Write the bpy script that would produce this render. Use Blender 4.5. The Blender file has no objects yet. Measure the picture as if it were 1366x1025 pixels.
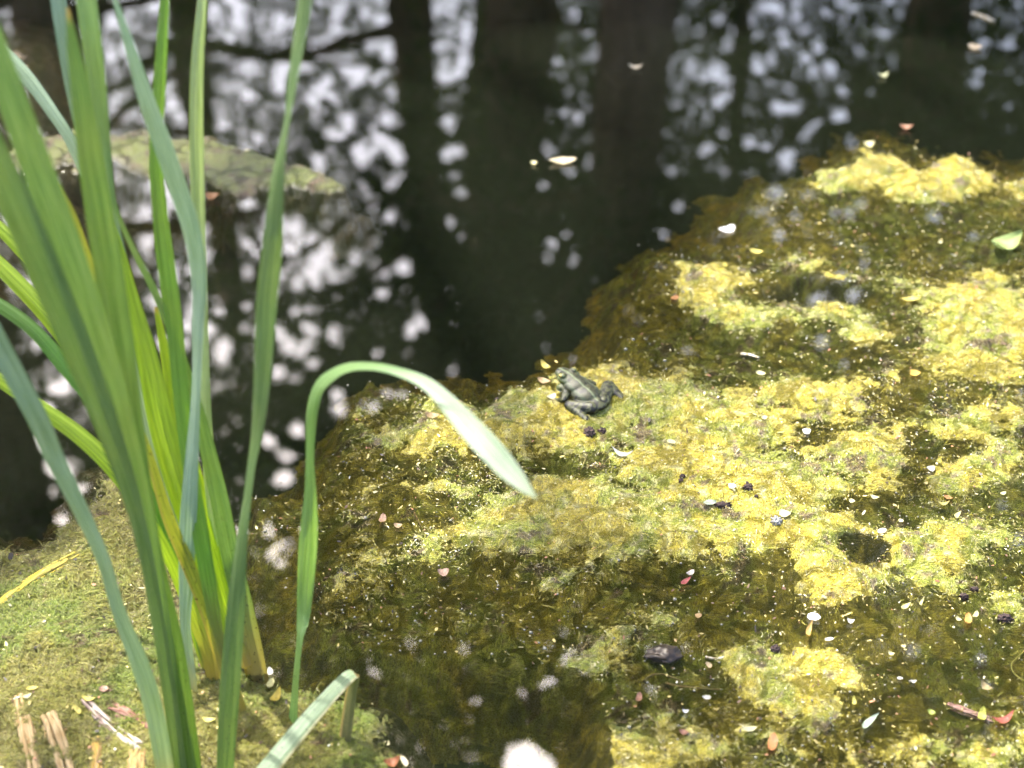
import bpy, bmesh, math, random
import numpy as np
from mathutils import Vector, Matrix

sc = bpy.context.scene
col = sc.collection
R = math.radians
rng = np.random.default_rng(7)

# ---------------------------------------------------------------- camera, sky, sun, exposure
W0, H0 = 1366.0, 1025.0            # the photograph's own pixel frame, used only to read off ground positions
CAMZ, PITCH, HFOV = 1.2, R(38), R(36)
FPX = (W0 / 2) / math.tan(HFOV / 2)
CP, SP = math.cos(PITCH), math.sin(PITCH)
cam_d = bpy.data.cameras.new('camera')
cam = bpy.data.objects.new('camera', cam_d)
col.objects.link(cam)
cam.location = (0, 0, CAMZ)
cam.rotation_euler = (math.pi / 2 - PITCH, 0, 0)
cam_d.sensor_width = 36
cam_d.lens = 18 / math.tan(HFOV / 2)
cam_d.clip_start = 0.05
cam_d.clip_end = 2000
cam_d.dof.use_dof = True
cam_d.dof.focus_distance = 1.74
cam_d.dof.aperture_fstop = 3.5
sc.camera = cam

SUN_EL, SUN_AZ = R(60), R(-29)     # azimuth from +Y towards +X
world = bpy.data.worlds.new('World')
sc.world = world
world.use_nodes = True
wn = world.node_tree
sky = wn.nodes.new('ShaderNodeTexSky')
sky.sky_type = 'NISHITA'
sky.sun_disc = False
sky.sun_elevation = SUN_EL
sky.sun_rotation = SUN_AZ
sky.dust_density = 6
sky.air_density = 1
wn.links.new(sky.outputs[0], wn.nodes['Background'].inputs[0])
wn.nodes['Background'].inputs[1].default_value = 0.15
S = Vector((math.sin(SUN_AZ) * math.cos(SUN_EL), math.cos(SUN_AZ) * math.cos(SUN_EL), math.sin(SUN_EL)))
sun_d = bpy.data.lights.new('sun', 'SUN')
sun_d.energy = 3.0
sun_d.angle = R(0.53)
sun_d.color = (1.0, 0.95, 0.86)
sun = bpy.data.objects.new('sun', sun_d)
col.objects.link(sun)
sun.location = S * 30
sun.rotation_euler = S.to_track_quat('Z', 'Y').to_euler()
vs = sc.view_settings
vs.view_transform = 'Standard'
vs.look = 'None'
vs.exposure = 2.3
vs.gamma = 1
vs.use_curve_mapping = False
sc.render.engine = 'CYCLES'
cy = sc.cycles
cy.use_denoising = True
try:
    cy.denoiser = 'OPENIMAGEDENOISE'
    cy.denoising_input_passes = 'RGB_ALBEDO_NORMAL'
    cy.denoising_prefilter = 'ACCURATE'
except Exception:
    pass
cy.max_bounces = 6
cy.use_adaptive_sampling = True
cy.adaptive_threshold = 0.03
cy.diffuse_bounces = 3
cy.glossy_bounces = 3
cy.transmission_bounces = 4
cy.transparent_max_bounces = 12
cy.volume_bounces = 0
cy.sample_clamp_indirect = 6
cy.caustics_reflective = False
cy.caustics_refractive = False

# ---------------------------------------------------------------- helpers
def ray(px, py):
    a, b = (px - W0 / 2) / FPX, (H0 / 2 - py) / FPX
    return np.stack([a + 0 * b, CP + b * SP, -SP + b * CP], -1) if isinstance(px, np.ndarray) else np.array([a, CP + b * SP, -SP + b * CP])

def ground(px, py, z=0.0):
    """the world point at height z that the photograph shows at this pixel"""
    d = ray(px, py)
    t = (z - CAMZ) / d[2]
    return np.array([d[0] * t, d[1] * t, z])

def at_y(px, py, y):
    d = ray(px, py)
    t = y / d[1]
    return np.array([d[0] * t, y, CAMZ + d[2] * t])

def to_px(X, Y, Z):
    dz = Z - CAMZ
    dep = Y * CP - dz * SP
    up = Y * SP + dz * CP
    return W0 / 2 + FPX * X / dep, H0 / 2 - FPX * up / dep

def px_size(px, n):
    """metres covered by n pixels at a ground pixel row px"""
    d = ray(W0 / 2, px)
    t = CAMZ / -d[2]
    return n * t * 1.0 / FPX

def _h(ix, iy, s):
    n = (ix.astype(np.int64) * 374761393 + iy.astype(np.int64) * 668265263 + s * 1442695041) & 0xffffffff
    n = ((n ^ (n >> 13)) * 1274126177) & 0xffffffff
    return ((n ^ (n >> 16)) & 0xffff) / 65535.0

def vnoise(x, y, s=0):
    ix, iy = np.floor(x), np.floor(y)
    fx, fy = x - ix, y - iy
    def g(dx, dy):
        a = _h(ix + dx, iy + dy, s) * 2 * np.pi
        return np.cos(a) * (fx - dx) + np.sin(a) * (fy - dy)
    u, v = fx ** 3 * (fx * (fx * 6 - 15) + 10), fy ** 3 * (fy * (fy * 6 - 15) + 10)
    a = g(0, 0) * (1 - u) + g(1, 0) * u
    b = g(0, 1) * (1 - u) + g(1, 1) * u
    return (a * (1 - v) + b * v) * 1.5

def fbm(x, y, s=0, o=4):
    r, a = 0, 1.0
    for i in range(o):
        r = r + a * vnoise(x * 2 ** i + 13.7 * i, y * 2 ** i - 7.1 * i, s + i)
        a *= 0.5
    return r

def sstep(a, b, x):
    t = np.clip((x - a) / (b - a), 0, 1)
    return t * t * (3 - 2 * t)

def poly_sd(px, py, pts):
    """signed distance (pixels) to a polygon, positive inside"""
    pts = np.array(pts, float)
    d = np.full(px.shape, 1e9)
    inside = np.zeros(px.shape, bool)
    n = len(pts)
    for i in range(n):
        a, b = pts[i], pts[(i + 1) % n]
        e = b - a
        wx, wy = px - a[0], py - a[1]
        t = np.clip((wx * e[0] + wy * e[1]) / (e @ e), 0, 1)
        d = np.minimum(d, (wx - e[0] * t) ** 2 + (wy - e[1] * t) ** 2)
        c = (a[1] > py) != (b[1] > py)
        with np.errstate(divide='ignore', invalid='ignore'):
            xi = a[0] + (py - a[1]) * e[0] / (e[1] if e[1] else 1e-9)
        inside ^= c & (px < xi)
    d = np.sqrt(d)
    return np.where(inside, d, -d)

def mesh_np(name, v, f, smooth=True):
    """v (n,3) array, f (m,k) array of equal faces"""
    me = bpy.data.meshes.new(name)
    v = np.asarray(v, np.float32)
    f = np.asarray(f, np.int32)
    m, k = f.shape
    me.vertices.add(len(v))
    me.vertices.foreach_set('co', v.ravel())
    me.loops.add(m * k)
    me.loops.foreach_set('vertex_index', f.ravel())
    me.polygons.add(m)
    me.polygons.foreach_set('loop_start', np.arange(m, dtype=np.int32) * k)
    if smooth:
        me.polygons.foreach_set('use_smooth', np.ones(m, bool))
    me.update(calc_edges=True)
    me.validate()
    return me

def set_color(me, name, c):
    a = me.color_attributes.new(name, 'FLOAT_COLOR', 'POINT')
    c = np.asarray(c, np.float32)
    if c.shape[1] == 3:
        c = np.concatenate([c, np.ones((len(c), 1), np.float32)], 1)
    a.data.foreach_set('color', c.ravel())

def add(name, me, mat=None, parent=None):
    o = bpy.data.objects.new(name, me)
    col.objects.link(o)
    if mat is not None and me is not None and not me.materials:
        me.materials.append(mat)
    if parent is not None:
        o.parent = parent
    return o

def tag(o, label=None, cat=None, group=None, kind=None):
    for k, v in (('label', label), ('category', cat), ('group', group), ('kind', kind)):
        if v:
            o[k] = v
    return o

def empty(name, loc):
    o = bpy.data.objects.new(name, None)
    o.empty_display_size = 0.05
    o.location = loc
    col.objects.link(o)
    return o

class N:
    """terse node builder"""
    def __init__(self, name):
        self.m = bpy.data.materials.new(name)
        self.m.use_nodes = True
        self.t = self.m.node_tree
        self.t.nodes.clear()
        self.out = self.t.nodes.new('ShaderNodeOutputMaterial')
    def n(self, typ, ins=None, **kw):
        nd = self.t.nodes.new(typ)
        for k, v in kw.items():
            setattr(nd, k, v)
        for k, v in (ins or {}).items():
            if isinstance(v, bpy.types.NodeSocket):
                self.t.links.new(v, nd.inputs[k])
            else:
                nd.inputs[k].default_value = v
        return nd
    def noise(self, scale, vec=None, detail=3, rough=0.55):
        i = {'Scale': scale, 'Detail': detail, 'Roughness': rough}
        if vec is not None:
            i['Vector'] = vec
        return self.n('ShaderNodeTexNoise', i).outputs['Fac']
    def ramp(self, fac, *stops):
        nd = self.n('ShaderNodeValToRGB', {'Fac': fac})
        e = nd.color_ramp.elements
        while len(e) < len(stops):
            e.new(0.5)
        for el, (p, c) in zip(e, stops):
            el.position = p
            el.color = (*c, 1) if len(c) == 3 else c
        return nd.outputs[0]
    def mix(self, fac, a, b, mode='MIX'):
        nd = self.n('ShaderNodeMix', data_type='RGBA', blend_type=mode)
        for sock, v in ((nd.inputs[0], fac), (nd.inputs[6], a), (nd.inputs[7], b)):
            if isinstance(v, bpy.types.NodeSocket):
                self.t.links.new(v, sock)
            else:
                sock.default_value = v if not isinstance(v, tuple) or len(v) == 4 else (*v, 1)
        return nd.outputs[2]
    def math(self, op, a, b=0.0):
        nd = self.n('ShaderNodeMath', operation=op)
        for sock, v in ((nd.inputs[0], a), (nd.inputs[1], b)):
            if isinstance(v, bpy.types.NodeSocket):
                self.t.links.new(v, sock)
            else:
                sock.default_value = v
        return nd.outputs[0]
    def obj(self):
        return self.n('ShaderNodeTexCoord').outputs['Object']
    def attr(self, name):
        return self.n('ShaderNodeAttribute', attribute_name=name).outputs['Color']
    def bump(self, h, strength=0.3, dist=0.002):
        return self.n('ShaderNodeBump', {'Height': h, 'Strength': strength, 'Distance': dist}).outputs[0]
    def done(self, sh):
        self.t.links.new(sh, self.out.inputs[0])
        return self.m

def principled(b, color, rough=0.6, spec=0.5, normal=None, **kw):
    ins = {'Base Color': color if isinstance(color, bpy.types.NodeSocket) else (*color, 1), 'Roughness': rough, 'Specular IOR Level': spec}
    if normal is not None:
        ins['Normal'] = normal
    ins.update(kw)
    return b.n('ShaderNodeBsdfPrincipled', ins).outputs[0]

# ---------------------------------------------------------------- materials
def mat_water():
    b = N('water')
    p = b.obj()
    h = b.noise(9, p, 0)
    nrm = b.bump(h, 0.05, 0.004)
    fr = b.n('ShaderNodeFresnel', {'IOR': 2.0, 'Normal': nrm}).outputs[0]
    gl = b.n('ShaderNodeBsdfGlossy', {'Color': (1, 1, 1, 1), 'Roughness': 0.01, 'Normal': nrm}).outputs[0]
    tr = b.n('ShaderNodeBsdfTransparent', {'Color': (0.97, 0.97, 0.93, 1)}).outputs[0]
    mx = b.n('ShaderNodeMixShader', {0: fr, 1: tr, 2: gl}).outputs[0]
    haze_veil = b.n('ShaderNodeBsdfDiffuse', {'Color': (0.17, 0.21, 0.12, 1)}).outputs[0]      # thin diffuse veil standing in for haze and glare
    fm = 0.022
    mx = b.n('ShaderNodeMixShader', {0: fm, 1: mx, 2: haze_veil}).outputs[0]
    va = b.n('ShaderNodeVolumeAbsorption', {'Color': (0.62, 0.5, 0.12, 1), 'Density': 11.0}).outputs[0]
    b.t.links.new(va, b.out.inputs[1])
    return b.done(mx)

def mat_algae():
    b = N('algae')
    p = b.obj()
    c = b.attr('Col')
    wet = b.n('ShaderNodeAttribute', attribute_name='Col').outputs['Alpha']
    lo = b.noise(24, p, 1)
    mA = b.n('ShaderNodeMapping', {'Vector': p, 'Rotation': (0, 0, 0.5), 'Scale': (150, 620, 300)}).outputs[0]
    mB = b.n('ShaderNodeMapping', {'Vector': p, 'Rotation': (0, 0, -0.6), 'Scale': (640, 170, 300)}).outputs[0]
    sel = b.ramp(lo, (0.46, (0, 0, 0)), (0.54, (1, 1, 1)))
    f1 = b.noise(1.0, b.mix(sel, mA, mB), 2, 0.7)
    f2 = b.noise(1000, p, 1, 0.7)
    v = b.ramp(f1, (0.3, (0.30, 0.29, 0.26)), (0.5, (1, 1, 1)), (0.7, (1.6, 1.62, 2.0)))
    c2 = b.mix(0.85, c, v, 'MULTIPLY')
    v2 = b.ramp(f2, (0.3, (0.55, 0.5, 0.45)), (0.55, (1, 1, 1)), (0.75, (1.4, 1.4, 1.5)))
    c3 = b.mix(0.7, c2, v2, 'MULTIPLY')
    hh = b.math('ADD', b.math('MULTIPLY', f1, 1.0), b.math('MULTIPLY', f2, 0.45))
    nrm = b.bump(hh, 0.9, 0.0045)
    rg = b.ramp(f2, (0.35, (0.16,) * 3), (0.7, (0.5,) * 3))
    return b.done(principled(b, c3, rg, 0.7, nrm))

def mat_attr(name, rough=0.6, spec=0.4, transl=0.0, bumpscale=0):
    b = N(name)
    c = b.attr('Col')
    nrm = None
    if bumpscale:
        nrm = b.bump(b.noise(bumpscale, b.obj(), 4), 0.5, 0.001)
    sh = principled(b, c, rough, spec, nrm)
    if transl:
        t = b.n('ShaderNodeBsdfTranslucent', {'Color': c}).outputs[0]
        sh = b.n('ShaderNodeMixShader', {0: transl, 1: sh, 2: t}).outputs[0]
    return b.done(sh)

def mat_reed():
    """blade: base colour from the object's own colour, yellowing near the base, long veins, small dark specks"""
    b = N('reed_blade')
    oi = b.n('ShaderNodeObjectInfo')
    uv = b.n('ShaderNodeUVMap').outputs[0]
    sep = b.n('ShaderNodeSeparateXYZ', {0: uv})
    u, t = sep.outputs[0], sep.outputs[1]
    cc = b.n('ShaderNodeCombineXYZ', {0: b.math('MULTIPLY', u, 14), 1: b.math('MULTIPLY', t, 3.0), 2: b.math('MULTIPLY', oi.outputs['Random'], 40)}).outputs[0]
    veins = b.noise(1.0, cc, 3, 0.6)
    vr = b.ramp(veins, (0.3, (0.52, 0.62, 0.48)), (0.5, (1, 1, 1)), (0.7, (1.4, 1.28, 1.45)))
    rib = b.ramp(b.math('ABSOLUTE', b.math('SUBTRACT', u, 0.5)), (0.0, (1.3, 1.25, 1.3)), (0.05, (0.86, 0.9, 0.84)), (0.12, (1, 1, 1)))
    base = b.mix(1.0, b.mix(1.0, oi.outputs['Color'], vr, 'MULTIPLY'), rib, 'MULTIPLY')
    big = b.noise(9, b.obj(), 3)
    base = b.mix(b.ramp(big, (0.45, (0, 0, 0)), (0.75, (0.4,) * 3)), base, (0.19, 0.23, 0.05))
    tip = b.attr('Tip')
    base = b.mix(tip, base, (0.42, 0.28, 0.1))
    bt = b.attr('Base')
    base = b.mix(bt, base, (0.30, 0.235, 0.09))
    sp = b.noise(260, b.obj(), 2, 0.6)
    spm = b.ramp(sp, (0.655, (0, 0, 0)), (0.69, (1, 1, 1)))
    spk = b.math('MULTIPLY', spm, b.attr('Spot'))
    base = b.mix(spk, base, (0.02, 0.012, 0.008))
    nrm = b.bump(veins, 0.6, 0.001)
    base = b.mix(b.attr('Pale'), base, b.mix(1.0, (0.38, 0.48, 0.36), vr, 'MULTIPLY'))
    dust = b.noise(700, b.obj(), 1)
    base = b.mix(b.ramp(dust, (0.66, (0, 0, 0)), (0.72, (0.35,) * 3)), base, (0.3, 0.3, 0.2))
    pr = principled(b, base, 0.46, 0.5, nrm)
    tcol = b.mix(1.0, base, (1.8, 1.8, 0.5), 'MULTIPLY')
    tr = b.n('ShaderNodeBsdfTranslucent', {'Color': tcol}).outputs[0]
    return b.done(b.n('ShaderNodeMixShader', {0: b.math('MULTIPLY', oi.outputs['Alpha'], 0.56), 1: pr, 2: tr}).outputs[0])

def mat_bark():
    b = N('bark')
    p = b.obj()
    mp = b.n('ShaderNodeMapping', {'Vector': p, 'Scale': (1, 1, 0.22)}).outputs[0]
    f = b.noise(14, mp, 6, 0.65)
    c = b.ramp(f, (0.3, (0.14, 0.085, 0.06)), (0.55, (0.36, 0.235, 0.17)), (0.75, (0.46, 0.34, 0.27)))
    return b.done(principled(b, c, 0.9, 0.2, b.bump(f, 1.0, 0.05)))

def mat_treeleaf():
    b = N('tree_leaf')
    c = b.attr('Col')
    pr = principled(b, c, 0.55, 0.35)
    tr = b.n('ShaderNodeBsdfTranslucent', {'Color': b.mix(1.0, c, (1.2, 1.3, 0.6), 'MULTIPLY')}).outputs[0]
    return b.done(b.n('ShaderNodeMixShader', {0: 0.35, 1: pr, 2: tr}).outputs[0])

def mat_ground():
    b = N('ground')
    p = b.obj()
    f = b.noise(3, p, 6)
    f2 = b.noise(40, p, 4)
    c = b.ramp(f, (0.35, (0.03, 0.024, 0.012)), (0.55, (0.05, 0.06, 0.02)), (0.7, (0.08, 0.09, 0.03)))
    c = b.mix(0.5, c, b.ramp(f2, (0.3, (0.3,) * 3), (0.7, (1.3,) * 3)), 'MULTIPLY')
    return b.done(principled(b, c, 0.95, 0.1, b.bump(f2, 0.8, 0.03)))

M = dict(water=mat_water(), algae=mat_algae(), reed=mat_reed(), bark=mat_bark(), tleaf=mat_treeleaf(), ground=mat_ground(),
         strand=mat_attr('algae_strand', 0.28, 0.6, 0.2), dull=mat_attr('dull_strand', 0.6, 0.3, 0.2), bubble=mat_attr('bubble', 0.04, 0.9), fleck=mat_attr('fleck', 0.5, 0.4), litter=mat_attr('fallen_leaf', 0.5, 0.4, 0.25, 500),
         frog=mat_attr('frog_skin', 0.33, 0.4, 0, 900), stalk=mat_attr('dead_stalk', 0.8, 0.2, 0, 350), eye=mat_attr('frog_eye', 0.08, 0.6), stone=mat_attr('wet_stone', 0.34, 0.4, 0, 200))

# ---------------------------------------------------------------- ground with the pond basin, water
def build_ground():
    n = 150
    s = np.linspace(-1, 1, n)
    ax = np.sign(s) * (np.abs(s) * 10 + np.abs(s) ** 6 * 500)
    X, Y = np.meshgrid(ax, ax + 3.4, indexing='ij')
    r = np.sqrt((X / 6.5) ** 2 + ((Y - 3.4) / 3.0) ** 2) + 0.06 * fbm(X * 0.7, Y * 0.7, 3)
    Z = -0.75 + 1.0 * sstep(0.8, 1.12, r) + 0.05 * fbm(X, Y, 5) * sstep(1, 1.2, r)
    v = np.stack([X, Y, Z], -1).reshape(-1, 3)
    i = np.arange(n * n).reshape(n, n)
    f = np.stack([i[:-1, :-1], i[1:, :-1], i[1:, 1:], i[:-1, 1:]], -1).reshape(-1, 4)
    o = add('ground', mesh_np('ground', v, f), M['ground'])
    tag(o, 'dark muddy pond bed and grassy banks', kind='structure')
build_ground()

def build_water():
    bm = bmesh.new()
    bmesh.ops.create_cube(bm, size=1, matrix=Matrix.Translation((0, 3.4, -0.45)) @ Matrix.Diagonal((16, 7.4, 0.9, 1)))
    me = bpy.data.meshes.new('water')
    bm.to_mesh(me)
    bm.free()
    tag(add('water', me, M['water']), 'still dark pond water reflecting trees and sky', kind='structure')
build_water()

# ---------------------------------------------------------------- algae mats: one height field read off in ground coordinates
MAIN = [(322, 690), (345, 655), (400, 640), (440, 560), (470, 512), (560, 492), (620, 490), (635, 508), (660, 495), (735, 482), (760, 462), (800, 440), (820, 400), (840, 345), (870, 318),
        (930, 306), (968, 300), (985, 270), (975, 250), (1010, 232), (1085, 222), (1120, 195), (1150, 178), (1200, 172), (1262, 198), (1366, 206), (1700, 215), (2300, 260), (2300, 1900), (900, 1900), (800, 1110),
        (790, 1010), (785, 955), (765, 925), (700, 908), (600, 900), (545, 905), (525, 892), (480, 890), (440, 895), (395, 875), (350, 860), (335, 800)]
LEFT = [(-900, 720), (-300, 690), (0, 702), (60, 697), (95, 660), (100, 618), (150, 592), (185, 590), (215, 640), (240, 700), (290, 780), (325, 850), (350, 905), (400, 912), (470, 905), (520, 935),
        (530, 975), (555, 1010), (600, 1080), (600, 1900), (-900, 1900)]
STRIP = [(-500, 215), (0, 205), (45, 185), (80, 168), (140, 165), (220, 175), (300, 190), (370, 205), (430, 225), (465, 246), (490, 258), (440, 268), (380, 262), (300, 264), (230, 256), (185, 232), (140, 226), (60, 232), (0, 240), (-500, 270)]
CORNER = [(-400, 20), (20, 25), (50, 45), (75, 80), (72, 130), (95, 160), (60, 172), (0, 170), (-400, 180)]
FARLEFT = [(-500, 262), (40, 262), (130, 252), (170, 268), (130, 290), (60, 300), (-500, 310)]

# (cx, cy, rx, ry, metres): banks of algae standing proud of the water, and hollows
MOUND = [(560, 600, 90, 50, .006), (540, 740, 60, 22, .007), (760, 900, 140, 26, .008), (640, 905, 90, 22, .005), (820, 860, 50, 30, .005), (500, 800, 40, 30, .004),
         (1230, 225, 150, 38, .020), (1120, 240, 50, 18, .012), (945, 375, 55, 34, .016), (1090, 358, 100, 14, .014), (980, 420, 60, 22, .012), (1140, 432, 60, 22, .012),
         (1320, 440, 80, 60, .018), (1290, 385, 60, 20, .010), (1290, 560, 80, 22, .014), (1290, 625, 75, 26, .014), (1165, 600, 46, 22, .018), (1180, 638, 40, 18, .012), (1250, 655, 45, 18, .010),
         (790, 540, 160, 60, .016), (1000, 600, 120, 60, .015), (900, 680, 170, 62, .018), (690, 690, 90, 40, .014), (640, 560, 90, 40, .006), (1090, 700, 80, 30, .014), (960, 560, 110, 40, .008),
         (1120, 772, 62, 32, .022), (1240, 718, 70, 28, .018), (1265, 765, 50, 34, .014), (1330, 800, 36, 14, .012), (1080, 915, 85, 46, .022), (985, 885, 40, 22, .014),
         (1300, 1000, 70, 36, .006), (860, 1000, 90, 40, .008), (1050, 520, 60, 20, .008), (1130, 515, 70, 22, .008),
         (60, 790, 120, 70, .012), (200, 720, 120, 60, .012), (60, 900, 150, 50, .012), (130, 980, 150, 50, .014), (420, 985, 110, 60, .012), (250, 860, 60, 60, .008), (490, 920, 26, 14, .008),
         (250, 220, 190, 42, .014), (30, 205, 90, 20, .012), (30, 60, 60, 40, .004), (1210, 480, 60, 30, .006)]
HOLLOW = [(1175, 790, 45, 16, .018), (1045, 775, 14, 30, .012), (1200, 690, 50, 14, .010), (880, 640, 90, 10, .008), (980, 650, 60, 9, .006), (730, 635, 40, 10, .012), (850, 560, 40, 22, .008), (1010, 545, 40, 14, .012), (1050, 450, 50, 16, .008), (1240, 600, 24, 60, .008), (1180, 670, 60, 14, .008),
          (1100, 394, 56, 14, .035), (1160, 722, 30, 12, .045), (1050, 590, 40, 18, .012), (640, 830, 150, 50, .008), (520, 680, 60, 30, .005), (440, 620, 40, 40, .006), (385, 790, 42, 70, .035),
          (960, 800, 90, 32, .014), (1120, 828, 80, 22, .016), (1240, 900, 130, 70, .014), (1060, 330, 190, 30, .016), (1130, 290, 190, 22, .012), (930, 460, 70, 40, .012), (850, 420, 60, 60, .016), (1120, 480, 110, 30, .010), (1210, 640, 34, 26, .010),
          (885, 885, 60, 24, .016), (870, 930, 120, 30, .010), (1180, 960, 70, 40, .008), (960, 445, 30, 34, .004), (970, 280, 50, 40, .010), (230, 700, 40, 20, .012), (180, 690, 40, 14, .012), (590, 880, 120, 30, .012), (1340, 340, 60, 30, .006)]

def mat_height(X, Y):
    px, py = to_px(X, Y, 0 * X)
    n1 = fbm(X * 9, Y * 9, 11, 3)
    n2 = fbm(X * 9 + 40, Y * 9 + 10, 12, 3)
    w1, w2 = vnoise(X * 55, Y * 55, 14), vnoise(X * 55 + 9, Y * 55, 15)
    qx, qy = px + n1 * 26 + w1 * 13, py + n2 * 15 + w2 * 8
    h = np.full(X.shape, -0.0035)
    for cx, cy, rx, ry, a in MOUND:
        a = a * .46
        d = ((qx - cx) / rx) ** 2 + ((qy - cy) / ry) ** 2
        h = h + a * np.exp(-d ** 1.5 * 0.8)
    h = np.where(h > 0.005, 0.005 + (h - 0.005) * 0.5, h)
    for cx, cy, rx, ry, a in HOLLOW:
        d = ((qx - cx) / rx) ** 2 + ((qy - cy) / ry) ** 2
        h = h - (a if a > .03 else a * .38) * np.exp(-d ** 1.6 * 0.8)
    h = h + 0.0042 * fbm(X * 13, Y * 17, 21, 2) + 0.0026 * fbm(X * 45, Y * 45, 23, 2) + 0.0013 * vnoise(X * 130, Y * 130, 26) + 0.0011 * (1 - np.abs(vnoise(X * 190 + 3 * n1, Y * 190 + 3 * n2, 29)) * 2)
    edge = {}
    for k, P in (('main', MAIN), ('left', LEFT), ('strip', STRIP), ('corner', CORNER), ('far', FARLEFT)):
        kk = 1.0 if k in ('main', 'left') else .6
        sd = poly_sd(px, py, P) + (fbm(X * 14, Y * 14, 31, 4) * 22 + vnoise(X * 90, Y * 90, 33) * 6) * kk
        edge[k] = sd
    return h, edge, px, py

def build_mats():
    def axis(lo, hi, a, b, fine, coarse):
        return np.concatenate([np.arange(lo, a, coarse), np.arange(a, b, fine), np.arange(b, hi, coarse)])
    xs = axis(-2.2, 2.4, -0.98, 1.0, 0.0031, 0.02)
    ys = np.concatenate([np.arange(0.62, 0.9, 0.02), np.arange(0.9, 1.9, 0.0031), np.arange(1.9, 2.75, 0.0042)])
    X, Y = np.meshgrid(xs, ys, indexing='ij')
    h, edge, px, py = mat_height(X, Y)
    out = {}
    big = fbm(X * 5, Y * 5, 41, 3)
    mid = fbm(X * 22, Y * 22, 43, 3)
    fin = fbm(X * 90, Y * 90, 45, 3)
    C = lambda *c: np.array(c, float)
    L = lambda a, b, t: a * (1 - t[..., None]) + b * t[..., None]
    idx = np.arange(X.size).reshape(X.shape)
    for key, name, label in (('main', 'algae_mat', 'broad mat of yellow and olive filamentous algae covering the right side'),
                             ('left', 'algae_mat', 'dull green algae mat around the reed bases at lower left'),
                             ('strip', 'algae_mat', 'narrow floating tongue of olive algae behind the reeds'),
                             ('corner', 'algae_mat', 'brown algae patch in the far upper left corner'),
                             ('far', 'algae_mat', 'thin dark algae sliver behind the leftmost reed blades')):
        sd = edge[key]
        fade = sstep(-50, 40, sd)
        lift = {'left': .005, 'strip': .012, 'corner': .001, 'far': -.002}.get(key, 0)
        if key == 'strip':
            fade = sstep(-14, 12, sd)
        z = ((h + lift) if key != 'strip' else .0055 + .3 * h) * fade + (-0.08) * (1 - fade)
        keep = sd > (-49 if key != 'strip' else -14)
        dry = sstep(-0.0090, 0.0095, z + mid * 0.0055 + big * .0025 + fin * .0025)
        if key == 'main':
            yel = L(C(.37, .30, .024), C(.21, .235, .020), sstep(-.25, .35, big * .7 + mid * .8))
            yel = L(yel, C(.54, .50, .22), sstep(.15, .7, fin + mid * .3) * .8)
            wetc = L(C(.27, .235, .015), C(.18, .205, .016), sstep(-.3, .4, .6 * big + .8 * mid)) * (1 + .6 * np.clip(fin + .6 * mid, -.85, 1))[..., None]
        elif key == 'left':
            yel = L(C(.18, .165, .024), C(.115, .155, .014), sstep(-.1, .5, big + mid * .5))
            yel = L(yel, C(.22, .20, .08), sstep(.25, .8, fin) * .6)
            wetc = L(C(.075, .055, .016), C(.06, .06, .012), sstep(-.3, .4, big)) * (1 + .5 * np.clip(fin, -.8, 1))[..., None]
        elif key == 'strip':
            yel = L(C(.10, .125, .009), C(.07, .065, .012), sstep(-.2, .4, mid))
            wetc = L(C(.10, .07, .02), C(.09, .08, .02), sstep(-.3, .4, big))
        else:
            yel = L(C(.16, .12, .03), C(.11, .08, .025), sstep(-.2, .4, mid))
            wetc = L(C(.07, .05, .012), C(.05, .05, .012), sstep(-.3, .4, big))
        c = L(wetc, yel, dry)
        c = L(c, C(.09, .05, .025), sstep(.34, .66, mid * .8 + fin * .5) * .85)       # brown rotting patches
        kf = keep[:-1, :-1] & keep[1:, :-1] & keep[1:, 1:] & keep[:-1, 1:]
        f = np.stack([idx[:-1, :-1], idx[1:, :-1], idx[1:, 1:], idx[:-1, 1:]], -1)[kf]
        used, inv = np.unique(f.ravel(), return_inverse=True)
        v = np.stack([X.ravel()[used], Y.ravel()[used], z.ravel()[used]], -1)
        me = mesh_np(name, v, inv.reshape(-1, 4))
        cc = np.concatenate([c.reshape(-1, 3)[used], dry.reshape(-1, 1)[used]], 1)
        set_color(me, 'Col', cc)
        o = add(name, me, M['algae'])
        tag(o, label, kind='stuff')
        out[key] = (v, c.reshape(-1, 3)[used], dry.reshape(-1)[used])
    return out
MATS = build_mats()

# a lookup of the surface height for things that lie on it
_g = 0.005
_gx = np.arange(-1.4, 1.6, _g)
_gy = np.arange(0.6, 2.9, _g)
_HX, _HY = np.meshgrid(_gx, _gy, indexing='ij')
_hh, _ee, _, _ = mat_height(_HX, _HY)
_sd = np.maximum.reduce([_ee['main'], _ee['left'], _ee['strip']])
_fd = sstep(-50, 40, _sd)
_lf = np.where(_ee['left'] > _ee['main'], .005, 0) + np.where(_ee['strip'] > 0, .004, 0)
_SURF = np.maximum((_hh + _lf) * _fd - 0.08 * (1 - _fd), 0.0)
def surf(x, y):
    i = np.clip(np.round((np.asarray(x) + 1.4) / _g).astype(int), 0, len(_gx) - 1)
    j = np.clip(np.round((np.asarray(y) - 0.6) / _g).astype(int), 0, len(_gy) - 1)
    return _SURF[i, j]

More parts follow.
